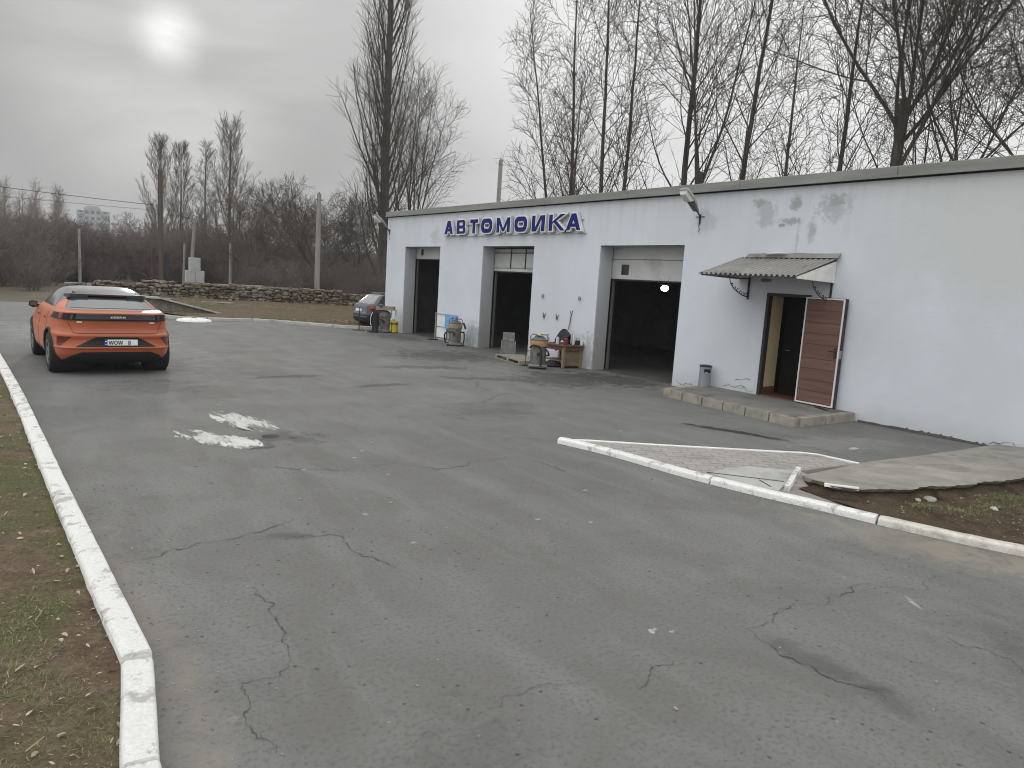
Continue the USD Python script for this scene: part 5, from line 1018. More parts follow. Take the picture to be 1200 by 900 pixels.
hb = thing('hatchback_car', 'small dark hatchback half hidden behind the far corner of the building', 'hatchback', (11.42, 24.86, 0.0), math.radians(-90))
B2 = Shape([(0.18, 0.68, 0.16, 3.6), (0.26, 0.76, 0.05, 3.7), (0.45, 0.78, 0.0, 3.75), (0.50, 0.785, 0.02, 3.75), (0.66, 0.78, 0.06, 3.72), (0.78, 0.765, 0.07, 3.4), (0.84, 0.75, 0.09, 3.0), (0.86, 0.72, 0.12, 2.9)], 6.0)
G2 = Shape([(0.83, 0.735, 0.10, 2.95), (0.95, 0.70, 0.22, 2.75), (1.08, 0.655, 0.38, 2.5), (1.18, 0.61, 0.50, 2.3), (1.235, 0.57, 0.60, 2.15), (1.26, 0.48, 0.75, 2.0), (1.27, 0.36, 0.9, 1.85)], 5.0)
b2 = to_manifold(*B2.solid(128, 40))
for y in (0.62, 3.0): b2 = b2 - cyl_x(-1.2, -0.45, y, 0.29, 0.32) - cyl_x(0.45, 1.2, y, 0.29, 0.32)
obj('body', MB().add(b2), 'car_slate', hb, smooth=28); obj('roof', MB().add(*G2.solid(96, 30)), 'car_black', hb, smooth=40)
obj('underbody', MB().box((-0.6, 0.35, 0.16), (0.6, 3.5, 0.5)), 'car_trim', hb)
for sg in (-1, 1):
    for y in (0.62, 3.0): wheel(hb, sg * 0.69, y, 0.28, 0.18, sg)
    obj('side_window', G2.side_patch([(0.55, 0.88), (2.6, 0.88)], [(0.80, 1.19), (2.1, 1.19)], sg, 0.004), 'car_glass', hb, smooth=40)
    obj('tail_lamp', B2.rear_patch([(sg * 0.56, 0.66), (sg * 0.735, 0.66)], [(sg * 0.58, 0.83), (sg * 0.72, 0.83)], 0.008), 'lamp_red', hb, smooth=40)
    obj('roof_rail', MB().tube([(sg * 0.50, 0.75, 1.27), (sg * 0.52, 1.0, 1.29), (sg * 0.52, 2.0, 1.28)], 0.018, 6), 'rim_alloy', hb)
obj('rear_window', G2.rear_patch([(-0.62, 0.89), (0.62, 0.89)], [(-0.50, 1.20), (0.50, 1.20)], 0.005), 'hatch_glass', hb, smooth=40)
obj('tailgate', B2.rear_patch([(-0.52, 0.53), (0.52, 0.53)], [(-0.55, 0.82), (0.55, 0.82)], 0.006), 'car_silver', hb, smooth=40)
obj('number_plate', MB().box((-0.24, 0.005, 0.60), (0.24, 0.03, 0.70), 0.003), 'plate_white', hb)
obj('bumper', B2.rear_patch([(-0.72, 0.24), (0.72, 0.24)], [(-0.74, 0.50), (0.74, 0.50)], 0.008), 'car_trim', hb, smooth=40)
obj('bumper_strip', B2.rear_patch([(-0.6, 0.40), (0.6, 0.40)], [(-0.6, 0.44), (0.6, 0.44)], 0.012), 'car_silver', hb, smooth=40)

# ============================================================ BEYOND THE YARD
# rubble wall
mat('rubble_stone', (0.155, 0.125, 0.095), (0.100, 0.080, 0.061), 2.6, 0.95, 0.8, 12, dirt=(0.26, 0.24, 0.21), dscale=2.0, dlo=0.5, dhi=0.66)
mat('rubble_cap', (0.27, 0.245, 0.205), (0.17, 0.15, 0.125), 2.0, 0.95, 0.6, 12)
mat('rubble_core', (0.10, 0.083, 0.064), (0.065, 0.053, 0.042), 5.0, 0.95)
rw = thing('rubble_wall', 'long low rubble stone wall running behind the grass bank', 'wall')
def rwl(s): s = np.asarray(s, float); x = 3.2 + s; return x, 38.3 - (x - 3.2) * 0.235
rr = np.random.default_rng(17); SL = 24.0
core = MB(); ss = np.linspace(0, SL, 49); wt = 0.92 + 0.14 * meshkit.fbm(np.stack([ss * 0.8, 0 * ss, 0 * ss], -1), 3, 5); wt[:6] *= [0.62, 0.75, 0.88, 0.95, 1.0, 1.0]
for a, b, h in zip(ss[:-1], ss[1:], wt): (x0, y0), (x1, y1) = rwl(a), rwl(b); core.bar((x0, y0 + 0.22, h / 2 - 0.06), (x1, y1 + 0.22, h / 2 - 0.06), 0.40, h - 0.02)
obj('core', core, 'rubble_core', rw)
m = MB(); base_t = trimesh.creation.icosphere(1)
for row in range(9):
    s = rr.uniform(0, 0.2)
    while s < SL:
        L = rr.uniform(0.12, 0.42); h = rr.uniform(0.10, 0.18); z = 0.05 + row * 0.115
        if z < np.interp(s, ss, wt) - 0.02:
            x, y = rwl(s + L / 2); v = np.sign(base_t.vertices) * np.abs(base_t.vertices) ** 0.7; v = v * [L * 0.52, 0.13, h * 0.52] * (0.8 + 0.4 * rr.random((len(v), 1)))
            m.add(v @ np.array([[0.973, -0.229, 0], [0.229, 0.973, 0], [0, 0, 1]]) + [x, y + rr.uniform(-0.10, 0.06), z + rr.normal(0, 0.03)], base_t.faces)
        s += L
obj('rubble_stones', m, 'rubble_stone', rw, kind='stuff')
s = 0.1
while s < SL - 0.6:
    L = rr.uniform(0.55, 1.5); x, y = rwl(s + L / 2); h = np.interp(s + L / 2, ss, wt)
    if rr.random() < 0.42:
        t = trimesh.creation.box([L - 0.03, rr.uniform(0.36, 0.5), rr.uniform(0.04, 0.08)]).subdivide(); v = t.vertices + 0.05 * (rr.random(t.vertices.shape) - 0.5)
        c_, s_ = math.cos(-0.23), math.sin(-0.23); v = v @ np.array([[c_, s_, 0], [-s_, c_, 0], [0, 0, 1]]); obj('cap_stone', MB().add(v + [x, y + 0.18, h + 0.0], t.faces), 'rubble_cap', rw)
    s += L
# sloping concrete ramp wall beside the far kerb
rp = thing('ramp_wall', 'short sloping concrete ramp wall with stained face, right of the orange car', 'wall')
mat('stained_concrete', (0.20, 0.185, 0.155), (0.11, 0.10, 0.085), 2.2, 0.9, 0.4, 20, stretch=(3.0, 3.0, 0.25), dirt=(0.06, 0.055, 0.045), dscale=2.0)
pr = Polygon([(0, -0.05), (0.0, 0.06), (2.25, 0.60), (3.6, 0.66), (3.6, -0.05)])
v = trimesh.creation.extrude_polygon(pr, 0.35, engine='earcut'); vv = v.vertices
obj('face', MB().add(np.stack([7.72 - vv[:, 0], 28.75 + vv[:, 2], vv[:, 1]], 1), v.faces[:, ::-1]), 'stained_concrete', rp)
for (u0, z0), (u1, z1), in zip([(0.0, 0.09), (1.15, 0.365), (2.28, 0.635)], [(1.13, 0.36), (2.26, 0.63), (3.6, 0.695)]): obj('coping_slab', MB().bar((7.72 - u0, 28.9, z0), (7.72 - u1, 28.9, z1), 0.52, 0.06, up=(0, 0, 1)), 'pale_concrete', rp)
obj('front_kerb', MB().box((4.2, 28.15, 0.0), (7.78, 28.33, 0.09), 0.01), 'pale_concrete', rp)
ws = thing('white_cover', 'flat white painted round cover lying at the far edge of the yard', 'cover', (6.05, 26.35, 0.0))
obj('disc', MB().lathe([(0, 0), (0.56, 0), (0.54, 0.05), (0.40, 0.085), (0.0, 0.095)], 28), 'line_paint', ws, smooth=50); obj('grip', MB().tube([(-0.08, 0, 0.09), (-0.05, 0, 0.115), (0.05, 0, 0.115), (0.08, 0, 0.09)], 0.012, 5), 'iron_black', ws)
for (x, y, sx, sy, a, lab) in ((8.6, 33.2, 1.3, 0.5, -0.1, 'flat pale concrete slab lying on the grass bank below the rubble wall'), (6.6, 35.4, 1.2, 0.4, 0.1, 'narrow pale slab lying on the bank behind the ramp wall')):
    sl = thing('fallen_slab', lab, 'slab', (x, y, float(bz(np.array([x]), np.array([y]))[0])), a); t = trimesh.creation.box([sx, sy, 0.09]).subdivide().subdivide()
    obj('slab', MB().add(t.vertices + 0.03 * (np.random.default_rng(3).random(t.vertices.shape) - 0.5) + [0, 0, 0.03], t.faces), 'rubble_cap', sl)

# poles, cabinet, wires
mat('pole_concrete', (0.27, 0.265, 0.255), (0.20, 0.195, 0.185), 2.0, 0.9, 0.3, 15, stretch=(4, 4, 0.4))
mat('pole_wood', (0.105, 0.085, 0.065), (0.06, 0.048, 0.038), 3.0, 0.9, 0.4, 15, stretch=(8, 8, 0.4))
mat('cabinet_white', (0.46, 0.475, 0.48), (0.38, 0.39, 0.395), 1.5, 0.6, dirt=(0.28, 0.27, 0.25), dscale=1.0)
def pole(label, x, y, top, r0, r1, m_='pole_concrete', lean=(0, 0), caps=True):
    p_ = thing('utility_pole', label, 'pole', (x, y, -0.04)); obj('shaft', MB().tube([(0, 0, 0), (lean[0] / 2, lean[1] / 2, top / 2), (lean[0], lean[1], top)], [r0, (r0 + r1) / 2, r1], 10), m_, p_, smooth=40)
    if caps:
        obj('insulator', MB().lathe([(0, 0), (0.05, 0), (0.06, 0.05), (0.03, 0.1), (0, 0.1)], 8, (lean[0], lean[1], top)), 'lamp_dark', p_)
        obj('bracket', MB().bar((lean[0] - 0.22, lean[1] - 0.05, top - 0.35), (lean[0] + 0.22, lean[1] - 0.05, top - 0.35), 0.06, 0.06), 'lamp_dark', p_)
    return p_
pw = pole('tall brown wooden pole behind the orange car with dark boxes at its foot', 9.70, 51.05, 7.72, 0.19, 0.14, 'pole_wood')
for sx in (-0.42, 0.36): obj('side_box', MB().box((sx - 0.1, -0.15, 0.9), (sx + 0.1, 0.15, 2.85 if sx < 0 else 2.6), 0.02), 'iron_black', pw)
obj('crossarm', MB().bar((-0.42, 0, 2.3), (0.40, 0, 2.3), 0.08, 0.08), 'pole_wood', pw)
pole('pale concrete pole just behind the rubble wall, left of the big poplar', 16.15, 40.95, 6.42, 0.17, 0.12)
pole('thin pale pole in front of the far apartment tower', 6.13, 60.0, 3.9, 0.11, 0.08)
pole('thin pale pole with dark top between the tower and the wooden pole', 11.4, 74.1, 5.05, 0.16, 0.12)
pole('pale leaning pole rising behind the white cabinet', 12.86, 57.3, 5.2, 0.16, 0.11, lean=(0.34, 0))
pole('thin grey strut pole left of the white cabinet', 12.42, 57.4, 3.4, 0.09, 0.07, lean=(0.1, 0), caps=False)
pole('short pale pole standing right of the white cabinet', 14.57, 53.0, 3.6, 0.12, 0.10, caps=False)
pole('grey pole rising behind the roof of the white building', 34.5, 49.1, 11.8, 0.20, 0.17)
cb_ = thing('utility_cabinet', 'white two-tier utility cabinet behind the rubble wall', 'cabinet', (12.97, 56.4, -0.04))
obj('lower_box', MB().box((-0.66, -0.3, 0.0), (0.62, 0.3, 1.50), 0.02), 'cabinet_white', cb_); obj('upper_box', MB().box((-0.36, -0.25, 1.502), (0.36, 0.25, 2.42), 0.02), 'cabinet_white', cb_)
obj('door_seam', MB().box((-0.02, -0.306, 0.1), (0.0, -0.30, 1.4)), 'lamp_dark', cb_); obj('side_post', MB().bar((-0.70, 0, 0), (-0.70, 0, 2.6), 0.06, 0.06), 'steel_grey', cb_)
def wire(a, b, sag, r=0.012, n=24):
    a, b = np.array(a, float), np.array(b, float); t = np.linspace(0, 1, n)[:, None]; p = a + (b - a) * t; p[:, 2] -= sag * 4 * (t * (1 - t))[:, 0]; return MB().tube(p, r, 4)
tag(obj('power_line', wire((9.55, 51.0, 5.45), (-26.0, 61.0, 8.2), 0.5, 0.016), 'iron_black'), 'upper black wire running left from the wooden pole', 'wire')
tag(obj('power_line', wire((9.55, 51.0, 5.15), (-26.0, 61.0, 7.2), 0.6, 0.009), 'iron_black'), 'fainter lower wire running left from the wooden pole', 'wire')

# far apartment tower
mat('flat_wall', (0.27, 0.275, 0.28), (0.22, 0.225, 0.23), 0.2, 0.9)
mat('flat_band', (0.24, 0.25, 0.27), rough=0.9)
mat('flat_glass', (0.05, 0.06, 0.07), rough=0.2)
ap = thing('apartment_tower', 'pale grey apartment tower far away above the thicket', 'building', (48.9, 417.0, 4.0), math.radians(-6))
for (x0, x1, y0, h) in ((-7.2, -4.0, 1.0, 20.6), (-4.0, 3.2, 0.0, 22.0), (3.2, 7.2, 1.4, 20.9)): obj('wall', MB().box((x0, y0, -4.1), (x1 - 0.01, 12, h)), 'flat_wall', ap)
obj('roof_hut', MB().box((-3.2, 3, 22.0), (2.4, 9, 23.1)), 'flat_wall', ap); obj('roof_edge', MB().box((-4.1, -0.1, 21.7), (3.25, 0.0, 22.05)), 'flat_band', ap)
for fl in range(7):
    z = 1.4 + fl * 2.95
    for x, y in ((-5.6, 1.0), (-2.9, 0.0), (-0.4, 0.0), (2.1, 0.0), (5.2, 1.4)):
        w_ = obj('window', MB().box((x - 0.8, y - 0.05, z), (x + 0.8, y + 0.02, z + 1.5)), 'flat_glass', ap)
    obj('balcony', MB().box((-6.9, 0.1, z - 0.5), (-4.3, 0.99, z + 0.45)), 'flat_band', ap); obj('balcony', MB().box((3.5, 0.5, z - 0.5), (6.9, 1.39, z + 0.45)), 'flat_band', ap)

# ============================================================ TREES
mat('bark_dark', (0.045, 0.038, 0.032), (0.085, 0.073, 0.062), 5.0, 0.95, 0.5, 12, stretch=(3, 3, 0.5))
mat('twig_dark', (0.050, 0.041, 0.034), (0.078, 0.065, 0.054), 1.0, 0.95)
mat('bark_grey', (0.085, 0.075, 0.064), (0.14, 0.125, 0.108), 4.0, 0.95, 0.4, 12, stretch=(3, 3, 0.5))
mat('twig_brown', (0.105, 0.083, 0.068), (0.150, 0.120, 0.098), 0.6, 0.95)
mat('thicket_brown', (0.088, 0.072, 0.063), (0.140, 0.116, 0.102), 0.15, 0.95)

UP = np.array([0, 0, 1.0])
def unit(v): return v / np.maximum(np.linalg.norm(v, axis=-1, keepdims=True), 1e-9)
def sprout(rng, P, Rr, k, t0, t1, ang, length, trop, wig, rf, M, tip=0.2, rmin=0.003, jit=0.25, lenpow=None):
    """k children on each parent polyline; returns their polylines and radii"""
    N, m = P.shape[:2]; t = (np.arange(k) + rng.random((N, k))) / k * (t1 - t0) + t0
    x = t * (m - 1); i = np.minimum(x.astype(int), m - 2); f = (x - i)[..., None]; n = np.arange(N)[:, None]
    s = P[n, i] * (1 - f) + P[n, i + 1] * f; pd = unit(P[n, i + 1] - P[n, i]); pr = Rr[n, i] * (1 - f[..., 0]) + Rr[n, i + 1] * f[..., 0]
    az = rng.random((N, 1)) * 6.28 + np.arange(k)[None] * 2.39996 + rng.normal(0, 0.5, (N, k))
    a = unit(np.cross(pd, np.where(np.abs(pd[..., 2:]) > 0.8, [[[1.0, 0, 0]]], [[[0, 0, 1.0]]]))); b = np.cross(pd, a)
    th = np.radians(rng.uniform(ang[0], ang[1], (N, k)))[..., None]
    d = unit(np.cos(th) * pd + np.sin(th) * (np.cos(az)[..., None] * a + np.sin(az)[..., None] * b))
    L = length(t) * rng.uniform(1 - jit, 1 + jit, (N, k))
    Q = [s]; 
    for _ in range(M - 1):
        d = unit(d + trop * UP + rng.normal(0, wig, d.shape)); Q.append(Q[-1] + d * (L / (M - 1))[..., None])
    Q = np.stack(Q, 2).reshape(N * k, M, 3); r0 = np.maximum(pr * rf, rmin).reshape(-1, 1)
    return Q, np.maximum(r0 * np.linspace(1, tip, M)[None], rmin * 0.7)
def trunk_line(rng, H, r, lean=(0, 0), wob=0.012, M=16, tip=0.12):
    z = np.linspace(0, H, M); w = np.cumsum(rng.normal(0, wob * H / 4, (M, 2)), 0) * 0.35; w -= w[0]
    P = np.stack([w[:, 0] + lean[0] * (z / H) ** 1.2, w[:, 1] + lean[1] * (z / H) ** 1.2, z], 1); R_ = r * (1 - (1 - tip) * (z / H) ** 0.9); R_[0] *= 1.35; return P[None], R_[None]
def finish_tree(t, batches, bark, twig):
    m = MB().add(*tubes(*batches[0], 9)); obj('trunk', m, bark, t, smooth=60)
    m = MB(); 
    for P, R_ in batches[1:-1]: m.add(*tubes(P, R_, 5 if R_.max() > 0.02 else 4))
    obj('crown', m, bark, t, smooth=60, label='bare branching crown')
    P, R_ = batches[-1]; obj('twigs', MB().add(*tubes(P, R_, 3)), twig, t, kind='stuff')
def lombardy(name, label, loc, H, seed, r=0.33, width=1.0, bark='bark_dark', twig='twig_dark', group=None, n1=52, tw=0.0085, scale=None, rz=0.0):
    rng = np.random.default_rng(seed); t = thing(name, label, 'tree', loc, rz, group, scale=scale)
    T = trunk_line(rng, H, r, wob=0.006, M=22)
    L1 = sprout(rng, *T, n1, 0.05, 0.97, (26, 46), lambda t: width * H * (0.06 + 0.34 * np.clip(1.0 - t, 0, 1) ** 0.75 * np.clip(t * 6.0 + 0.45, 0, 1)), 0.17, 0.06, 0.26, 10, rmin=0.011)
    L2 = sprout(rng, *L1, 8, 0.18, 0.97, (18, 42), lambda t: width * H * 0.085 * (1.15 - 0.65 * t), 0.14, 0.09, 0.5, 6, rmin=tw * 1.15)
    L3 = sprout(rng, *L2, 6, 0.15, 0.98, (20, 48), lambda t: H * 0.036 * (1.2 - 0.6 * t), 0.12, 0.12, 0.6, 4, rmin=tw)
    finish_tree(t, [T, L1, L2, L3], bark, twig); return t
def poplar(name, label, loc, H, seed, r=0.2, lean=(0, 0), spread=1.0, bark='bark_dark', twig='twig_dark', n1=30, k2=7, k3=4, t0=0.20, tw=0.0085, group=None, trunk=None, rz=0.0, scale=None):
    rng = np.random.default_rng(seed); t = thing(name, label, 'tree', loc, rz, group, scale=scale)
    T = trunk_line(rng, H, r, lean, 0.010, 20)
    L1 = sprout(rng, *T, n1, t0, 0.97, (30, 52), lambda t: spread * H * (0.06 + 0.25 * np.clip(1 - t, 0, 1) ** 0.75), 0.075, 0.06, 0.33, 9, rmin=0.012)
    L2 = sprout(rng, *L1, k2, 0.15, 0.97, (28, 58), lambda t: spread * H * 0.105 * (1.2 - 0.75 * t), 0.06, 0.10, 0.48, 6, rmin=tw * 1.25)
    L3 = sprout(rng, *L2, k3, 0.12, 0.98, (28, 62), lambda t: H * 0.045 * (1.2 - 0.6 * t), 0.05, 0.14, 0.6, 4, rmin=tw)
    finish_tree(t, [T, L1, L2, L3], bark, twig); return t
def spreading(name, label, loc, H, seed, r=0.28, fork=0.4, n1=6, ang=(18, 48), k2=9, k3=8, k4=5, bark='bark_dark', twig='twig_dark', tw=0.0075, lean=(0, 0), trop=0.05, wig=0.09, group=None, rz=0.0, scale=None, L=0.62, l1r=0.42, l2=0.25):
    rng = np.random.default_rng(seed); t = thing(name, label, 'tree', loc, rz, group, scale=scale)
    T = trunk_line(rng, H * fork, r, lean, 0.02, 12, tip=0.7)
    L1 = sprout(rng, *T, n1, 0.72, 1.0, ang, lambda t: H * L, trop, wig * 0.7, l1r, 14, tip=0.10, rmin=0.02, jit=0.15)
    L2 = sprout(rng, *L1, k2, 0.12, 0.97, (20, 46), lambda t: H * l2 * (1.1 - 0.7 * t), trop, wig, 0.5, 9, rmin=0.011)
    L3 = sprout(rng, *L2, k3, 0.15, 0.97, (28, 60), lambda t: H * 0.115 * (1.15 - 0.65 * t), trop, wig * 1.3, 0.5, 6, rmin=tw * 1.2)
    L4 = sprout(rng, *L3, k4, 0.15, 0.98, (25, 60), lambda t: H * 0.05 * (1.15 - 0.6 * t), trop, wig * 1.5, 0.6, 4, rmin=tw)
    finish_tree(t, [T, L1, L2, L3, L4], bark, twig); return t

# the big poplar at the corner and its neighbours
lombardy('lombardy_poplar', 'tallest bare Lombardy poplar, at the far left corner of the building', (20.0, 40.4, -0.05), 32.0, 101, r=0.34, width=0.53, n1=100, tw=0.0095)
spreading('round_tree', 'round-headed bare tree right of the tallest poplar, above the sign', (23.1, 42.3, -0.05), 15.2, 102, r=0.24, fork=0.30, n1=7, ang=(12, 36), tw=0.0085, trop=0.07)
spreading('round_tree', 'gnarled low bare tree left of the tallest poplar, behind the concrete pole', (17.9, 45.5, -0.05), 10.0, 103, r=0.17, fork=0.22, n1=6, ang=(25, 62), k2=10, tw=0.009, trop=0.03, wig=0.14)
spreading('round_tree', 'dark tangled tree behind the rubble wall, farther left than the concrete pole', (15.2, 50.5, -0.05), 9.2, 104, r=0.16, fork=0.2, n1=7, ang=(25, 65), tw=0.009, trop=0.03, wig=0.14)
spreading('round_tree', 'low crooked tree directly behind the trunk of the tallest poplar', (22.0, 48.5, -0.05), 9.8, 105, r=0.17, fork=0.22, n1=6, ang=(22, 60), tw=0.009, trop=0.03, wig=0.13)
# far Lombardy poplars
lombardy('lombardy_poplar', 'far slim poplar directly behind the wooden pole', (14.1, 74.0, -0.05), 12.4, 111, r=0.2, width=1.15, bark='bark_dark', twig='twig_brown', n1=44, tw=0.013)
lombardy('lombardy_poplar', 'far slim poplar right of the wooden pole, second of the far group', (16.7, 78.0, -0.05), 12.9, 112, r=0.18, width=1.0, bark='bark_dark', twig='twig_brown', n1=44, tw=0.013)
poplar('poplar_tree', 'far open-branched tree between the slim far poplars', (18.5, 76.2, -0.05), 13.2, 113, r=0.2, spread=0.8, bark='bark_grey', twig='twig_dark', tw=0.012)
lombardy('lombardy_poplar', 'tallest and broadest poplar of the far group', (21.1, 77.2, -0.05), 15.3, 114, r=0.26, width=1.2, bark='bark_dark', twig='twig_brown', n1=54, tw=0.013)
poplar('poplar_tree', 'far spreading tree just right of the broadest far poplar', (24.6, 78.0, -0.05), 9.6, 115, r=0.16, spread=1.1, bark='bark_grey', twig='twig_dark', tw=0.012)

low = spreading('small_tree', 'low bare tree rising from the thicket between the concrete pole and the far poplars', (16.5, 61.0, -0.05), 9.0, 131, r=0.13, fork=0.22, n1=7, ang=(18, 58), k2=9, k3=7, tw=0.011, trop=0.03, wig=0.13, bark='bark_grey', twig='twig_brown', group=None)
for k, (x, y, s_, lab) in enumerate(((21.5, 60.0, 1.1, 'low bare tree in the thicket left of the dark tangled tree'), (24.5, 64.0, 1.25, 'taller bare tree in the thicket behind the concrete pole'), (12.9, 84.0, 0.55, 'round-topped bare tree behind the pale pole with the dark top'), (16.0, 90.0, 1.0, 'small bare tree in the thicket left of the wooden pole'), (28.5, 62.0, 1.2, 'bare tree in the thicket behind the tallest poplar'), (1.5, 92.0, 0.9, 'small bare tree in the thicket well left of the far tower'), (19.0, 55.5, 0.85, 'smallest bare tree of the thicket, left of the concrete pole'))):
    copy_of(low, (x, y, -0.05), 1.1 + k * 0.9, lab, None, s_)

# the row behind the building
ROW = [('leaning thin tree, leftmost of the row behind the roof', (21.9, 26.2), 14.0, 0.11, (-1.6, 1.2), 0.85), ('thin upright tree, second from the left behind the roof', (21.7, 24.9), 16.5, 0.13, (-0.6, 0.4), 0.8),
       ('thin upright tree, third from the left behind the roof', (21.3, 22.6), 17.0, 0.13, (-0.5, 0.3), 0.75), ('thin upright tree, fourth from the left behind the roof', (21.2, 21.3), 16.0, 0.12, (0.1, 0.2), 0.75),
       ('straight dark tree left of the forked tree behind the roof', (22.0, 18.9), 18.5, 0.17, (-0.1, 0.2), 0.9), ('slanting dark tree right of the forked tree behind the roof', (22.3, 16.9), 17.5, 0.15, (1.0, -0.6), 0.8),
       ('slim tree left of the stout forked tree behind the roof', (23.4, 13.6), 15.0, 0.13, (0.1, -0.1), 0.85)]
for k, (lab, (x, y), H, r, lean, sp) in enumerate(ROW): poplar('poplar_tree', 'bare ' + lab, (x, y, -0.05), H, 200 + k, r=r, lean=lean, spread=sp)
spreading('forked_tree', 'bare forked tree behind the roof above the wall lamp', (21.6, 17.9, -0.05), 18.0, 221, r=0.19, fork=0.36, n1=3, ang=(5, 18), k2=16, k3=7, k4=4, trop=0.05, wig=0.05, L=0.68, tw=0.0085)
spreading('stout_tree', 'stout bare tree forking low, behind the roof at the right', (22.4, 11.3, -0.05), 17.0, 222, r=0.21, l2=0.19, fork=0.48, n1=8, ang=(8, 42), k2=12, k3=7, k4=4, trop=0.05, wig=0.07, tw=0.0085)
spreading('round_tree', 'smaller bare tree behind the roof near the right edge', (23.2, 9.8, -0.05), 12.5, 223, r=0.13, fork=0.5, n1=6, ang=(15, 55), k2=10, k3=8, tw=0.007)
spreading('round_tree', 'thin bare tree behind the stout forked tree', (28.8, 13.3, -0.05), 14.0, 234, r=0.13, fork=0.4, n1=6, ang=(12, 40), k2=10, tw=0.008)
spreading('round_tree', 'bare tree at the right edge of the picture, beyond the roof', (24.5, 7.2, -0.05), 14.5, 225, r=0.15, fork=0.42, n1=6, ang=(12, 48), k2=11, tw=0.0075)
poplar('poplar_tree', 'thin bare tree farther back between the slim and the stout tree', (30.0, 20.0, -0.05), 15.0, 226, r=0.15, spread=0.9)
poplar('poplar_tree', 'thin bare tree farther back at the left end of the roof row', (29.0, 33.5, -0.05), 14.0, 227, r=0.15, spread=0.9)

# thicket: a mass of leafless scrub
def bush_mesh(seed, H=4.6, stems=11, tw=0.011):
    rng = np.random.default_rng(seed); a = rng.random(stems) * 6.28; d = unit(np.stack([np.cos(a) * 0.55, np.sin(a) * 0.55, rng.uniform(0.7, 1.3, stems)], 1)); P = [np.stack([np.cos(a), np.sin(a), 0 * a], 1) * rng.uniform(0.1, 0.8, (stems, 1))]
    for _ in range(7): d = unit(d + rng.normal(0, 0.12, d.shape) + 0.05 * UP); P.append(P[-1] + d * H / 7 * rng.uniform(0.75, 1.1, (stems, 1)))
    P = np.stack(P, 1); R_ = np.broadcast_to(np.linspace(0.045, 0.015, 8)[None], P.shape[:2])
    L2 = sprout(rng, P, R_, 9, 0.1, 0.98, (25, 65), lambda t: H * 0.34 * (1.1 - 0.6 * t), 0.05, 0.13, 0.5, 6, rmin=0.013)
    L3 = sprout(rng, *L2, 7, 0.12, 0.98, (25, 65), lambda t: H * 0.15 * (1.1 - 0.5 * t), 0.04, 0.16, 0.6, 4, rmin=tw)
    L4 = sprout(rng, *L3, 2, 0.2, 0.98, (25, 65), lambda t: H * 0.08 * (1.1 - 0.5 * t), 0.04, 0.16, 0.6, 3, rmin=tw)
    m = MB().add(*tubes(P, R_, 5)).add(*tubes(*L2, 4)).add(*tubes(*L3, 3)).add(*tubes(*L4, 3)); return m.mesh()
pi = UsdGeom.PointInstancer.Define(stage, '/World/thicket')
tag(pi.GetPrim(), 'mass of leafless brown scrub and saplings closing off the far side', 'thicket', kind='stuff')
protos = []
for k in range(4):
    pth = f'/World/thicket/scrub_{k:03d}' if k else '/World/thicket/scrub'
    usdkit.mesh(stage, pth, bush_mesh(300 + k, stems=11 + k), MAT['thicket_brown']); protos.append(pth)
pi.CreatePrototypesRel().SetTargets([Sdf.Path(p_) for p_ in protos])
rr = np.random.default_rng(77); pos, sc, rot, ids = [], [], [], []
SIGHT = [(6.13, 60.0), (11.4, 74.1), (13.0, 57.0), (12.5, 57.0), (14.57, 53.0), (9.7, 51.0), (16.15, 40.95), (13.6, 57.0)]
def put(x, y, s, zs=None):
    if 0.085 < x / y < 0.145 and y > 60: s *= 0.62
    for px, py in SIGHT:                                            # the poles and the cabinet stand in small clearings
        if y < py + 0.8 and abs(x - px * y / py) < 0.4 + 2.4 * s: return
    pos.append((x, y, -0.1)); sc.append((s, s, (zs or 1.0) * s)); a = rr.uniform(0, 6.28) / 2; rot.append((math.cos(a), 0, 0, math.sin(a))); ids.append(int(rr.integers(4)))
for k in range(470):                                                # deep band, left to the corner of the building
    u = rr.random(); y = 47 + 62 * u ** 1.3; x = rr.uniform(-0.34, 0.62) * y + rr.uniform(-3, 3)
    if y < 60 and x < 9 and x > -2 and y < 50: continue
    if abs(x - 9.7) < 1.6 and y < 52: continue
    put(x, y, rr.uniform(0.6, 1.12) * (0.85 + 0.3 * (y > 70)))
for px, py in ((6.4, 62.5), (6.9, 66.0), (5.4, 64.0), (11.4, 77.0), (13.0, 60.0), (14.57, 56.0), (8.7, 88.0), (10.6, 99.0)):
    for k in range(5): pos.append((px + rr.uniform(-2.2, 2.2), py + rr.uniform(0.5, 8), -0.1)); q_ = rr.uniform(0.8, 1.15); sc.append((q_, q_, q_)); a = rr.uniform(0, 3.14); rot.append((math.cos(a), 0, 0, math.sin(a))); ids.append(int(rr.integers(4)))
for k in range(70): put(rr.uniform(-28, 4), rr.uniform(43.5, 52), rr.uniform(0.4, 0.8))      # left, nearer the road
for k in range(80): x = rr.uniform(2.5, 26); put(x, 39.4 - (x - 3.2) * 0.2 + rr.uniform(1.5, 8), rr.uniform(0.3, 0.6))   # behind the wall
for k in range(120): y = rr.uniform(105, 190); put(rr.uniform(-0.34, 0.55) * y, y, rr.uniform(0.8, 1.25))
for k in range(60): put(rr.uniform(24, 60), rr.uniform(6, 50), rr.uniform(0.5, 0.9))          # behind the building
pi.CreatePositionsAttr(Vt.Vec3fArray.FromNumpy(np.array(pos, np.float32))); pi.CreateScalesAttr(Vt.Vec3fArray.FromNumpy(np.array(sc, np.float32)))
pi.CreateOrientationsAttr(Vt.QuathArray([Gf.Quath(*map(float, q)) for q in rot])); pi.CreateProtoIndicesAttr(Vt.IntArray(ids))
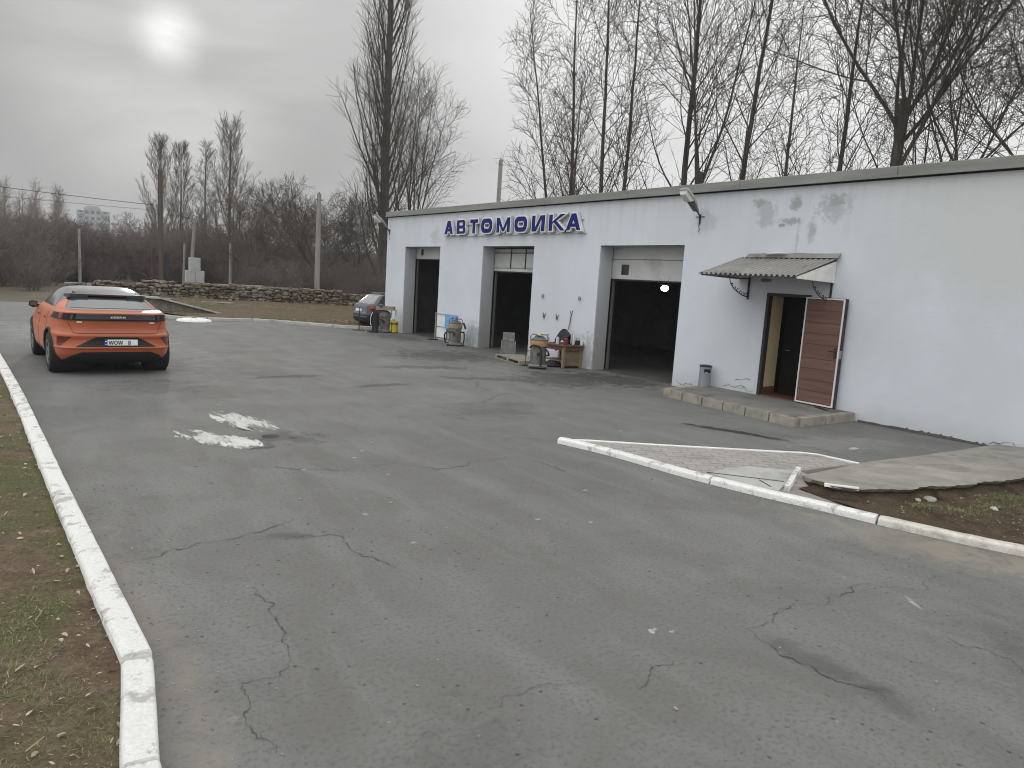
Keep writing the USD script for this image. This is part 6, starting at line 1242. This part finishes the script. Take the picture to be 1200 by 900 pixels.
# far pale wood on the left skyline
pi2 = UsdGeom.PointInstancer.Define(stage, '/World/far_wood'); tag(pi2.GetPrim(), 'far-off bare wood on the left skyline beside the tower', 'wood', kind='stuff')
rng = np.random.default_rng(55); protos = []
for k in range(2):
    T = trunk_line(rng, 13.5, 0.2, wob=0.01, M=10); L1 = sprout(rng, *T, 24, 0.25, 0.97, (25, 50), lambda t: 13 * (0.06 + 0.25 * (1 - t)), 0.1, 0.08, 0.5, 6, rmin=0.03); L2 = sprout(rng, *L1, 9, 0.15, 0.97, (25, 55), lambda t: 1.5 * (1.2 - 0.6 * t), 0.08, 0.12, 0.6, 4, rmin=0.022)
    pth = f'/World/far_wood/tree_{k:03d}' if k else '/World/far_wood/tree'; usdkit.mesh(stage, pth, MB().add(*tubes(*T, 5)).add(*tubes(*L1, 4)).add(*tubes(*L2, 3)).mesh(), MAT['twig_brown']); protos.append(pth)
pi2.CreatePrototypesRel().SetTargets([Sdf.Path(p_) for p_ in protos])
pos, sc, rot, ids = [], [], [], []
for k in range(90):
    y = rr.uniform(150, 230); u = rr.uniform(-0.01, 0.088) if k < 42 else rr.uniform(-0.3, -0.01) if k < 60 else rr.uniform(0.15, 0.42); s = rr.uniform(0.7, 1.05) * y / 190 * (1.2 if u < 0.085 else 0.72)
    pos.append((u * y, y, -0.1)); sc.append((s, s, s)); a = rr.uniform(0, 3.14); rot.append((math.cos(a), 0, 0, math.sin(a))); ids.append(int(rr.integers(2)))
pi2.CreatePositionsAttr(Vt.Vec3fArray.FromNumpy(np.array(pos, np.float32))); pi2.CreateScalesAttr(Vt.Vec3fArray.FromNumpy(np.array(sc, np.float32)))
pi2.CreateOrientationsAttr(Vt.QuathArray([Gf.Quath(*map(float, q)) for q in rot])); pi2.CreateProtoIndicesAttr(Vt.IntArray(ids))

# ============================================================ GRASS AND LEAVES
mat('blade_green', (0.115, 0.132, 0.052), (0.17, 0.178, 0.078), 3.0, 0.8)
mat('blade_straw', (0.34, 0.275, 0.165), (0.24, 0.19, 0.115), 4.0, 0.85)
mat('blade_brown', (0.145, 0.108, 0.066), (0.20, 0.152, 0.092), 4.0, 0.9)
mat('leaf_dry', (0.40, 0.34, 0.265), (0.26, 0.20, 0.14), 25.0, 0.85)
def blades(x, y, z, L, w, rng, flat=0.5):
    n = len(x); a = rng.random(n) * 6.28; el = rng.uniform(0.15, 1.35, n) * (1 - flat) + rng.uniform(0.05, 0.5, n) * flat
    d = np.stack([np.cos(a) * np.cos(el), np.sin(a) * np.cos(el), np.sin(el)], 1); s = np.stack([-np.sin(a), np.cos(a), 0 * a], 1) * w[:, None] / 2
    b = np.stack([x, y, z], 1); mid = b + d * L[:, None] * 0.55; tip = b + (d * [1, 1, 0.62]) * L[:, None] + rng.normal(0, 0.1, (n, 3)) * L[:, None] * 0.5
    V = np.stack([b - s, b + s, mid + s * 0.8, mid - s * 0.8, tip], 1).reshape(-1, 3); i = np.arange(n)[:, None] * 5
    return V, np.vstack([i + [0, 1, 2], i + [0, 2, 3], i + [3, 2, 4]])
rng = np.random.default_rng(91); n = 90000
y = 1.6 + 11.0 * rng.random(n) ** 1.7; x = np.interp(y, KL[:10, 1], KL[:10, 0]) - 0.13 - rng.random(n) ** 0.8 * (0.6 + 0.20 * y)
gm = meshkit.fbm(np.stack([x * 2.3, y * 1.6, 0 * x], -1), 4, 21); near_k = x > np.interp(y, KL[:10, 1], KL[:10, 0]) - 0.22
keep = (gm > 0.45) | (rng.random(n) < 0.40); x, y, gm = x[keep], y[keep], gm[keep]; n = len(x)
L = rng.uniform(0.012, 0.038, n) * (0.8 + 0.6 * (gm > 0.55)); w = rng.uniform(0.0016, 0.0034, n); z = vz(x, y) - 0.003
kind_ = np.where(rng.random(n) < np.clip((gm - 0.40) * 5.0, 0.10, 0.80), 0, np.where(rng.random(n) < 0.42, 1, 2))
for k, (mname, lab) in enumerate((('blade_green', 'short green grass blades growing on the left verge'), ('blade_straw', 'dry straw coloured grass lying on the left verge'), ('blade_brown', 'dead brown grass matted on the left verge'))):
    q = kind_ == k; tag(obj('grass', MB().add(*blades(x[q], y[q], z[q], L[q] * (1.25 if k == 1 else 1.0), w[q], rng, 0.45 if k == 0 else 0.85)), mname, kind='stuff'), lab, 'grass')
n = 800; y = 1.6 + 10 * rng.random(n) ** 1.5; x = np.interp(y, KL[:10, 1], KL[:10, 0]) - 0.14 - rng.random(n) ** 1.3 * (0.5 + 0.16 * y); m = MB()
for xi, yi in zip(x, y):
    s = 0.005 + 0.020 * rng.random() ** 2; a = rng.random() * 6.28; zi = float(vz(np.array([xi]), np.array([yi]))[0]) + 0.012
    p = np.array([(-1, 0, 0.1), (-0.4, 0.42, 0.28), (0.5, 0.36, 0.25), (1, 0, 0.05), (0.5, -0.36, 0.3), (-0.4, -0.42, 0.2), (0, 0, 0.0)]) * s * rng.uniform(0.7, 1.3, 3)
    tl = rng.normal(0, 0.25, 2); p[:, 2] += p[:, 0] * tl[0] + p[:, 1] * tl[1]; c, s_ = math.cos(a), math.sin(a); p = p @ np.array([[c, s_, 0], [-s_, c, 0], [0, 0, 1]]) + [xi, yi, zi]; m.add(p, [[6, k, (k + 1) % 6] for k in range(6)])
tag(obj('dry_leaves', m, 'leaf_dry', kind='stuff'), 'dry curled leaves scattered over the left verge', 'leaves')
tw_ = MB()
for xi, yi, a, L_ in ((-0.02, 3.05, 1.9, 0.13), (0.1, 3.0, 0.5, 0.09), (-0.25, 2.75, 1.2, 0.16), (0.18, 2.6, 2.2, 0.1), (-0.4, 3.3, 0.2, 0.2), (0.2, 4.2, 1.1, 0.14)):
    zi = float(vz(np.array([xi]), np.array([yi]))[0]) + 0.012; tw_.tube([(xi, yi, zi), (xi + L_ * 0.5 * math.cos(a), yi + L_ * 0.5 * math.sin(a), zi + 0.012), (xi + L_ * math.cos(a + 0.3), yi + L_ * math.sin(a + 0.3), zi)], 0.0028, 5)
tag(obj('fallen_twigs', tw_, 'blade_straw', kind='stuff'), 'thin broken twigs lying on the near left verge', 'twigs')
# tufts on the earth strip, and on the bank
cx = [(7.55, 2.75, .25), (7.95, 2.62, .22), (8.35, 2.7, .25), (8.7, 2.72, .22), (9.3, 2.5, .3), (8.0, 2.2, .3), (8.9, 2.15, .3), (7.3, 2.95, .16), (9.8, 2.3, .3), (8.4, 2.35, .2)]; X, Y = [], []
for a, b, s in cx: k = 420; X.append(rng.normal(a, s * 0.55, k)); Y.append(rng.normal(b, s * 0.4, k))
X, Y = np.concatenate(X), np.concatenate(Y); ok = shapely.contains_xy(raw_poly.buffer(-0.03), X, Y); X, Y = X[ok], Y[ok]; n = len(X)
tag(obj('grass', MB().add(*blades(X, Y, raw_z(X, Y) - 0.002, rng.uniform(0.02, 0.065, n), rng.uniform(0.002, 0.004, n), rng, 0.3)), 'blade_green', kind='stuff'), 'green grass tufts on the dark earth strip at the right', 'grass')
n = 12000; X, Y = np.r_[rng.uniform(5, 22, 7000), rng.uniform(8.6, 14, 5000)], np.r_[rng.uniform(24.3, 37.5, 7000), rng.uniform(24.6, 28.5, 5000)]; ok = shapely.contains_xy(bank_poly.buffer(-0.1), X, Y) & (meshkit.fbm(np.stack([X * 0.5, Y * 0.5, 0 * X], -1), 3, 4) > 0.47); X, Y = X[ok], Y[ok]; n = len(X)
q = rng.random(n) < 0.55
tag(obj('grass', MB().add(*blades(X[q], Y[q], bz(X[q], Y[q]) - 0.01, rng.uniform(0.06, 0.16, q.sum()), rng.uniform(0.010, 0.02, q.sum()), rng, 0.2)), 'blade_green', kind='stuff'), 'patches of green grass on the far bank', 'grass')
tag(obj('grass', MB().add(*blades(X[~q], Y[~q], bz(X[~q], Y[~q]) - 0.01, rng.uniform(0.06, 0.18, (~q).sum()), rng.uniform(0.010, 0.02, (~q).sum()), rng, 0.4)), 'blade_straw', kind='stuff'), 'patches of straw coloured grass on the far bank', 'grass')

# ============================================================ HAZE
HAZE = 0.0005
if HAZE > 0:
    MAT['haze_look'] = usdkit.material(stage, '/World/Looks/haze_look', {'v': ('principled_volume', {'color': (0.93, 0.95, 1.0), 'density': HAZE, 'anisotropy': 0.2})}, volume='v.volume')
    t = trimesh.creation.box([1900, 1400, 27.2]); t.apply_translation([0, 560, 12.55])
    tag(obj('haze', MB().add(t), 'haze_look', kind='stuff'), 'thin winter haze over the yard and the far trees', 'haze')
